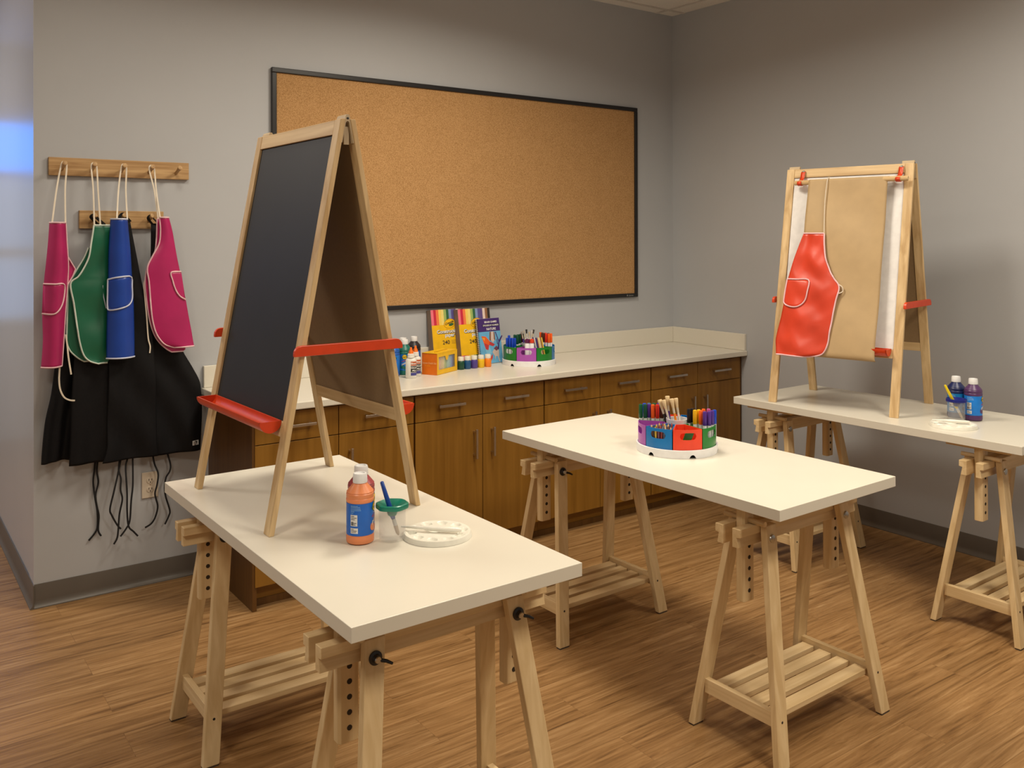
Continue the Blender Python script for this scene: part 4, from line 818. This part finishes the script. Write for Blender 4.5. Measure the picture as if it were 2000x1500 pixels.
def paper_pack(x, y, lab):
    W_, H_, TT = 0.207, 0.2955, 0.042
    f = lean_frame(x, y, CZ, 0.0, 0); tl = math.radians(9.0); f = lean_frame(x, y, CZ, tl, 0)
    p = thing('paper_pack', (0, 0, 0), 0, lab, 'paper pack', 'construction paper packs')
    dz = 0.0
    b = MB(); q = lambda o: [f(0, 0, o), f(W_, 0, o), f(W_, H_, o), f(0, H_, o)]
    b.hexa(q(-TT), q(0)); bo = b.build('paper_block', 'pack_side', p, bevel=0.001)
    mn = min(v[2] for v in b.v); dz = CZ-mn
    c = MB(); c.poly([f(0.001, 0.048, 0.0005), f(W_-0.001, 0.048, 0.0005), f(W_-0.001, 0.212, 0.0005), f(0.001, 0.212, 0.0005)], 0)
    n = len(stripes)
    for i in range(n):
        u0, u1 = 0.001+(W_-0.002)*i/n, 0.001+(W_-0.002)*(i+1)/n
        for v0, v1 in ((0.2122, H_-0.001), (0.001, 0.0478)): c.poly([f(u0, v0, 0.0005), f(u1, v0, 0.0005), f(u1, v1, 0.0005), f(u0, v1, 0.0005)], 6+i)
    def ov(uc, vc, a, b_, mi, o, rot=0.25): 
        pts = [(a*math.cos(2*PI*k/32), b_*math.sin(2*PI*k/32)) for k in range(32)]; c.poly([f(uc+px*math.cos(rot)-py*sin(rot), vc+px*sin(rot)+py*math.cos(rot), o) for px, py in pts], mi)
    ov(0.112, 0.2180, 0.0360, 0.0255, 1, 0.0008); ov(0.112, 0.2180, 0.0335, 0.0230, 0, 0.0011); ov(0.122, 0.2120, 0.016, 0.0070, 2, 0.0014)
    c.text('Crayola', 0.0170, lambda px, py: f(0.1105+px, 0.2170+py+px*0.3, 0.0017), 3, bold=0.0005)
    for txt, u0, v0 in (('Construction', 0.1010, 0.1690), ('paper', 0.1080, 0.1490)):
        c.text(txt, 0.0265, lambda px, py: f(u0+0.0012+px, v0-0.0012+py+px*0.02, 0.0008), 3, bold=0.0024); c.text(txt, 0.0265, lambda px, py: f(u0+px, v0+py+px*0.02, 0.0012), 4, bold=0.0007)
    c.text('240', 0.0300, lambda px, py: f(0.0820+px, 0.1090+py, 0.0009), 3, bold=0.0005)
    for vv, ll in ((0.128, 0.05), (0.122, 0.045), (0.116, 0.048), (0.110, 0.035)): c.poly([f(0.116, vv, 0.0009), f(0.116+ll, vv, 0.0009), f(0.116+ll, vv+0.002, 0.0009), f(0.116, vv+0.002, 0.0009)], 5)
    cv = c.build('printed_cover', [yel, plastic('logo_orange', (0.45, 0.17, 0.01)), plastic('logo_green', (0.02, 0.10, 0.03)), 'ink', plastic('print_white', (0.82, 0.80, 0.76)), plastic('print_brown', (0.35, 0.2, 0.02))]+smats, p, recalc=False)
    p.location = (0, 0, dz)
    return p
paper_pack(-1.8700, -0.0900, 'yellow construction paper pack at the left, half covered by the next pack')
paper_pack(-1.7280, -0.1345, 'yellow construction paper pack at the right, behind the spiral book')
# spiral sticker book
bk = thing('spiral_book', (0, 0, 0), 0, 'spiral bound nature sticker book with butterflies leaning against the paper pack', 'book')
f = lean_frame(-1.6230, -0.1580, CZ+0.0016, math.radians(9.0), math.radians(6)); W_, H_ = 0.1600, 0.2440
b = MB(); q = lambda o: [f(0, 0, o), f(W_, 0, o), f(W_, H_, o), f(0, H_, o)]
b.hexa(q(-0.010), q(0)); b.build('pages', plastic('page_white', (0.72, 0.72, 0.74), 0.6), bk)
c = MB(); nav, sky = plastic('cover_purple', (0.055, 0.022, 0.15), 0.4), plastic('cover_sky', (0.13, 0.40, 0.66), 0.4)
c.poly([f(0.0006, 0.0006, 0.0004), f(W_-0.0006, 0.0006, 0.0004), f(W_-0.0006, 0.172, 0.0004), f(0.0006, 0.172, 0.0004)], 1); c.poly([f(0.0006, 0.172, 0.0004), f(W_-0.0006, 0.172, 0.0004), f(W_-0.0006, H_-0.0006, 0.0004), f(0.0006, H_-0.0006, 0.0004)], 0)
c.text('BRAIN GAMES', 0.0140, lambda px, py: f(0.096+px, 0.2190+py, 0.0008), 2, bold=0.0003)
c.poly([f(0.035, 0.1985, 0.0007), f(0.157, 0.1985, 0.0007), f(0.157, 0.2120, 0.0007), f(0.035, 0.2120, 0.0007)], 3); c.text('STICKER BY NUMBER', 0.0118, lambda px, py: f(0.096+px, 0.2012+py, 0.0010), 2, bold=0.0002)
c.text('NATURE', 0.0175, lambda px, py: f(0.096+px, 0.1795+py, 0.0008), 2, bold=0.0003)
def shp(pts, mi, o=0.0007): c.poly([f(u, v, o) for u, v in pts], mi)
# faceted butterflies and a goat-like animal in flat facets
shp([(0.022, 0.150), (0.052, 0.146), (0.078, 0.118), (0.070, 0.098), (0.034, 0.112)], 4); shp([(0.034, 0.112), (0.070, 0.098), (0.062, 0.072), (0.044, 0.078)], 5, 0.0008); shp([(0.078, 0.118), (0.112, 0.100), (0.098, 0.090), (0.070, 0.100)], 5, 0.0009); shp([(0.026, 0.142), (0.046, 0.138), (0.040, 0.122)], 6, 0.0010)
shp([(0.080, 0.130), (0.092, 0.170), (0.110, 0.170), (0.114, 0.126), (0.100, 0.108)], 7); shp([(0.075, 0.126), (0.082, 0.170), (0.092, 0.170), (0.086, 0.120)], 8, 0.0008); shp([(0.108, 0.128), (0.110, 0.170), (0.117, 0.164), (0.117, 0.120)], 8, 0.0008)
for pts in ([(0.120, 0.166), (0.126, 0.168), (0.142, 0.120), (0.138, 0.116)], [(0.142, 0.120), (0.166, 0.146), (0.172, 0.142), (0.146, 0.108)], [(0.140, 0.120), (0.146, 0.112), (0.136, 0.070), (0.128, 0.076)], [(0.128, 0.100), (0.134, 0.098), (0.130, 0.128), (0.126, 0.130)]): shp(pts, 0, 0.0010)
shp([(0.088, 0.060), (0.112, 0.082), (0.136, 0.066), (0.134, 0.034), (0.104, 0.036)], 7, 0.0008); shp([(0.100, 0.078), (0.122, 0.092), (0.136, 0.074), (0.118, 0.064)], 9, 0.0010); shp([(0.122, 0.036), (0.130, 0.034), (0.138, 0.006), (0.132, 0.004)], 7, 0.0009); shp([(0.102, 0.036), (0.110, 0.036), (0.104, 0.016)], 7, 0.0009)
shp([(0.028, 0.0), (0.040, 0.040), (0.060, 0.022), (0.056, 0.001)], 6, 0.0008); shp([(0.060, 0.022), (0.090, 0.050), (0.086, 0.026), (0.066, 0.004)], 5, 0.0008)
shp([(0.034, 0.104), (0.070, 0.094), (0.086, 0.054), (0.050, 0.048)], 10, 0.0006)
c.build('printed_cover', [nav, sky, plastic('print_white', (0.82, 0.80, 0.76)), plastic('cover_dark', (0.020, 0.010, 0.05)), plastic('wing_orange', (0.75, 0.12, 0.02)), plastic('wing_red', (0.52, 0.05, 0.05)), plastic('wing_amber', (0.80, 0.36, 0.03)), plastic('fur_pale', (0.62, 0.50, 0.45)), plastic('fur_brown', (0.22, 0.10, 0.06)), plastic('fur_plum', (0.18, 0.06, 0.10)), plastic('facet_blue', (0.22, 0.50, 0.70))], bk, recalc=False)
g = MB()
for k in range(24):
    v = 0.008+0.0099*k; P_ = [f(0.004-0.009*math.cos(a)-0.004, v+0.0012*sin(a), -0.005+0.0085*sin(a)) for a in [2*PI*j/12 for j in range(13)]]
    g.tube(P_, 0.0012, 6)
g.build('spiral_binding', 'dark_metal', bk, smooth=60)
# glue bottles
def glue(x, y, rz, lab):
    b = thing('glue_bottle', (x, y, CZ), rz, lab, 'glue bottle', 'white glue bottles')
    R = 0.0265; MB().lathe([(0.003, 0), (R-0.003, 0), (R, 0.003), (R, 0.086), (R-0.002, 0.092), (R-0.009, 0.0985), (0.0160, 0.100), (0.0160, 0.103)], 36, sx=0.66, sy=1.0).build('body', plastic('glue_white', (0.76, 0.74, 0.69), 0.35), b, smooth=40)
    MB().lathe([(0.003, 0.100), (0.0175, 0.100), (0.0175, 0.106), (0.0165, 0.107), (0.0165, 0.117), (0.0130, 0.1195), (0.003, 0.1195)], 28).build('collar', plastic('glue_white', (0.76, 0.74, 0.69)), b, smooth=40)
    MB().lathe([(0.003, 0.1196), (0.0120, 0.1196), (0.0105, 0.128), (0.0060, 0.140), (0.0050, 0.148), (0.003, 0.1495), (0.0005, 0.1495)], 24, wav=lambda a, r, z: 1+0.08*math.cos(4*a)*(r > 0.008)).build('orange_cap', plastic('glue_orange', (0.80, 0.16, 0.010), 0.35), b, smooth=40)['label'] = 'orange twist cap'
    l = MB(); Wf = lambda a, zz, o=0: ((R+0.0004+o)*math.cos(a)*0.66, (R+0.0004+o)*math.sin(a), zz)
    def patch(a0, a1, z0, z1, mi, o=0): l.grid([[Wf(a0+(a1-a0)*k/8, zz, o) for k in range(9)] for zz in (z0, z1)], mi)
    a0, a1 = 0.05, 1.45
    patch(a0, a1, 0.062, 0.082, 0); patch(a0, a1, 0.030, 0.060, 1); patch(a0, a1, 0.014, 0.028, 2)
    l.text('GLUE', 0.0150, lambda px, py: Wf(0.75+px/R, 0.048-0.0+py*0.75, 0.0006), 3, bold=0.0004); l.text('ALL', 0.0150, lambda px, py: Wf(0.75+px/R, 0.0345+py*0.75, 0.0006), 3, bold=0.0004)
    l.text("Elmer's", 0.0120, lambda px, py: Wf(0.75+px/R, 0.068+py, 0.0006), 3, bold=0.0003)
    l.build('label', [plastic('glue_label_orange', (0.50, 0.10, 0.03)), 'ink', plastic('glue_label_blue', (0.05, 0.05, 0.24)), plastic('print_white', (0.82, 0.80, 0.76))], b, recalc=False)
gr = view_rz(-2.15, -0.34)
glue(-2.1470, -0.3280, gr-0.15, 'white glue bottle with orange cap nearest the counter edge')
glue(-2.0975, -0.2850, gr-0.1, 'second white glue bottle, tucked behind the first beside the chalk box')
# yellow box of chalk sticks with a window
an = math.radians(27); ux, uy = Vector((math.cos(an), math.sin(an), 0)), Vector((-math.sin(an), math.cos(an), 0))
bx = thing('chalk_box', (-2.0033, -0.3339, CZ), an, 'yellow box with an orange end and a window showing pastel sticks', 'box')
Lb, Wb, Hb = 0.196, 0.088, 0.1085; g = MB(); th = 0.0012
wx0, wx1, wz0, wz1 = 0.016, 0.172, 0.024, 0.088
g.box(0, Lb, 0, Wb, 0, th); g.box(0, Lb, Wb-th, Wb, 0, Hb-0.002); g.box(Lb-th, Lb, 0, Wb, 0, Hb-0.002)
g.box(0, Lb, 0, th, 0, wz0); g.box(0, Lb, 0, th, wz1, Hb-0.002); g.box(0, wx0, 0, th, wz0, wz1); g.box(wx1, Lb, 0, th, wz0, wz1)
g.prism([(0.078, wz1+0.0005), (0.112, wz1+0.0005), (0.104, wz1-0.018), (0.095, wz1-0.024), (0.086, wz1-0.018)], lambda u, v, t_: (u, t_, v), 0.0, th)
g.build('box_body', yel, bx)
lid = MB(); lid.box(-0.002, Lb, -0.001, Wb, Hb-0.002, Hb); lid.build('lid', yel, bx)
lid2 = MB(); lid2.prism([(0.03, 0.030), (0.165, 0.042), (0.165, 0.047), (0.03, 0.035)], lambda u, v, t_: (u, v, t_), Hb, Hb+0.0035); lid2.prism([(0.120, 0.044), (0.150, 0.046), (0.15, 0.054), (0.12, 0.052)], lambda u, v, t_: (u, v, t_), Hb, Hb+0.001); lid2.build('lid_flap', plastic('flap_gold', (0.62, 0.34, 0.01)), bx)
e = MB(); e.box(-0.0004, th, 0, Wb, 0, Hb-0.0035, 0)
e.text('Street Chalk Set', 0.0125, lambda px, py: (-0.0008, 0.045-px, 0.054+py), 1, bold=0.0002); e.text('20 sticks', 0.0095, lambda px, py: (-0.0008, 0.056-px, 0.042+py), 2, bold=0.0002)
e.build('orange_end', [plastic('box_orange', (0.74, 0.165, 0.003), 0.4), plastic('box_print', (0.85, 0.48, 0.22)), plastic('box_print2', (0.86, 0.32, 0.01))], bx, recalc=False)['label'] = 'orange printed end panel'
MB().box(wx0+0.001, wx1-0.001, th+0.0004, th+0.0009, wz0+0.001, wz1-0.001).build('window_film', clear('window_film', (0.8, 0.8, 0.8), 0.10), bx)
sc_ = [(0.62, 0.36, 0.22), (0.64, 0.38, 0.24), (0.60, 0.38, 0.25), (0.58, 0.42, 0.22), (0.60, 0.46, 0.22), (0.62, 0.50, 0.26), (0.40, 0.46, 0.16), (0.30, 0.40, 0.14), (0.28, 0.42, 0.34), (0.30, 0.46, 0.40), (0.26, 0.40, 0.42), (0.20, 0.34, 0.48), (0.13, 0.20, 0.42), (0.03, 0.04, 0.16)]
snm = ['rose', 'coral', 'salmon', 'sand', 'ochre', 'cream', 'lime', 'moss', 'sage', 'mint', 'aqua', 'sky', 'denim', 'navy']
for i, c_ in enumerate(sc_):
    o = MB().lathe([(0.0035, 0), (0.0052, 0.001), (0.0052, 0.073), (0.0040, 0.076), (0.0005, 0.076)], 14).build('chalk_stick', plastic('chalk_'+snm[i], c_, 0.9), smooth=40)
    p = Vector((-2.0033, -0.3339, 0))+ux*(0.0225+0.0110*i)+uy*0.012; o.location = (p.x, p.y, CZ+th+0.0125); tag(o, '%s chalk stick in the window of the yellow box' % snm[i], 'chalk', 'chalk sticks in the yellow box')
o = MB().box(0.003, Lb-0.003, 0.0215, Wb-0.003, 0, 0.012).add([], []).build('inner_tray', plastic('inner_card', (0.42, 0.30, 0.15)), bx); o.location = (0, 0, th+0.0002)
MB().box(0.014, 0.176, 0.0045, 0.0205, th+0.0002, th+0.0120).build('stick_support', plastic('inner_card', (0.42, 0.30, 0.15)), bx)
# paint pots
for x, c_, nm in ((-1.7985, (0.008, 0.060, 0.030), 'dark green'), (-1.7580, (0.010, 0.075, 0.20), 'blue'), (-1.7156, (0.075, 0.045, 0.24), 'purple'), (-1.6732, (0.76, 0.47, 0.01), 'yellow'), (-1.6290, (0.82, 0.22, 0.012), 'orange')):
    p = thing('paint_pot', (x, -0.232, CZ), 0, 'small %s paint pot with white lid in the counter row' % nm, 'paint pot', 'row of small paint pots')
    MB().lathe([(0.003, 0), (0.0170, 0), (0.0188, 0.003), (0.0188, 0.038), (0.0165, 0.043), (0.0150, 0.0455), (0.0150, 0.047)], 28).build('jar', plastic('pot_'+nm, c_, 0.3), p, smooth=40)
    MB().lathe([(0.003, 0.0455), (0.0160, 0.0455), (0.0160, 0.063), (0.0145, 0.0655), (0.003, 0.0655)], 28).build('lid', plastic('pot_lid', (0.70, 0.68, 0.60), 0.4), p, smooth=40)
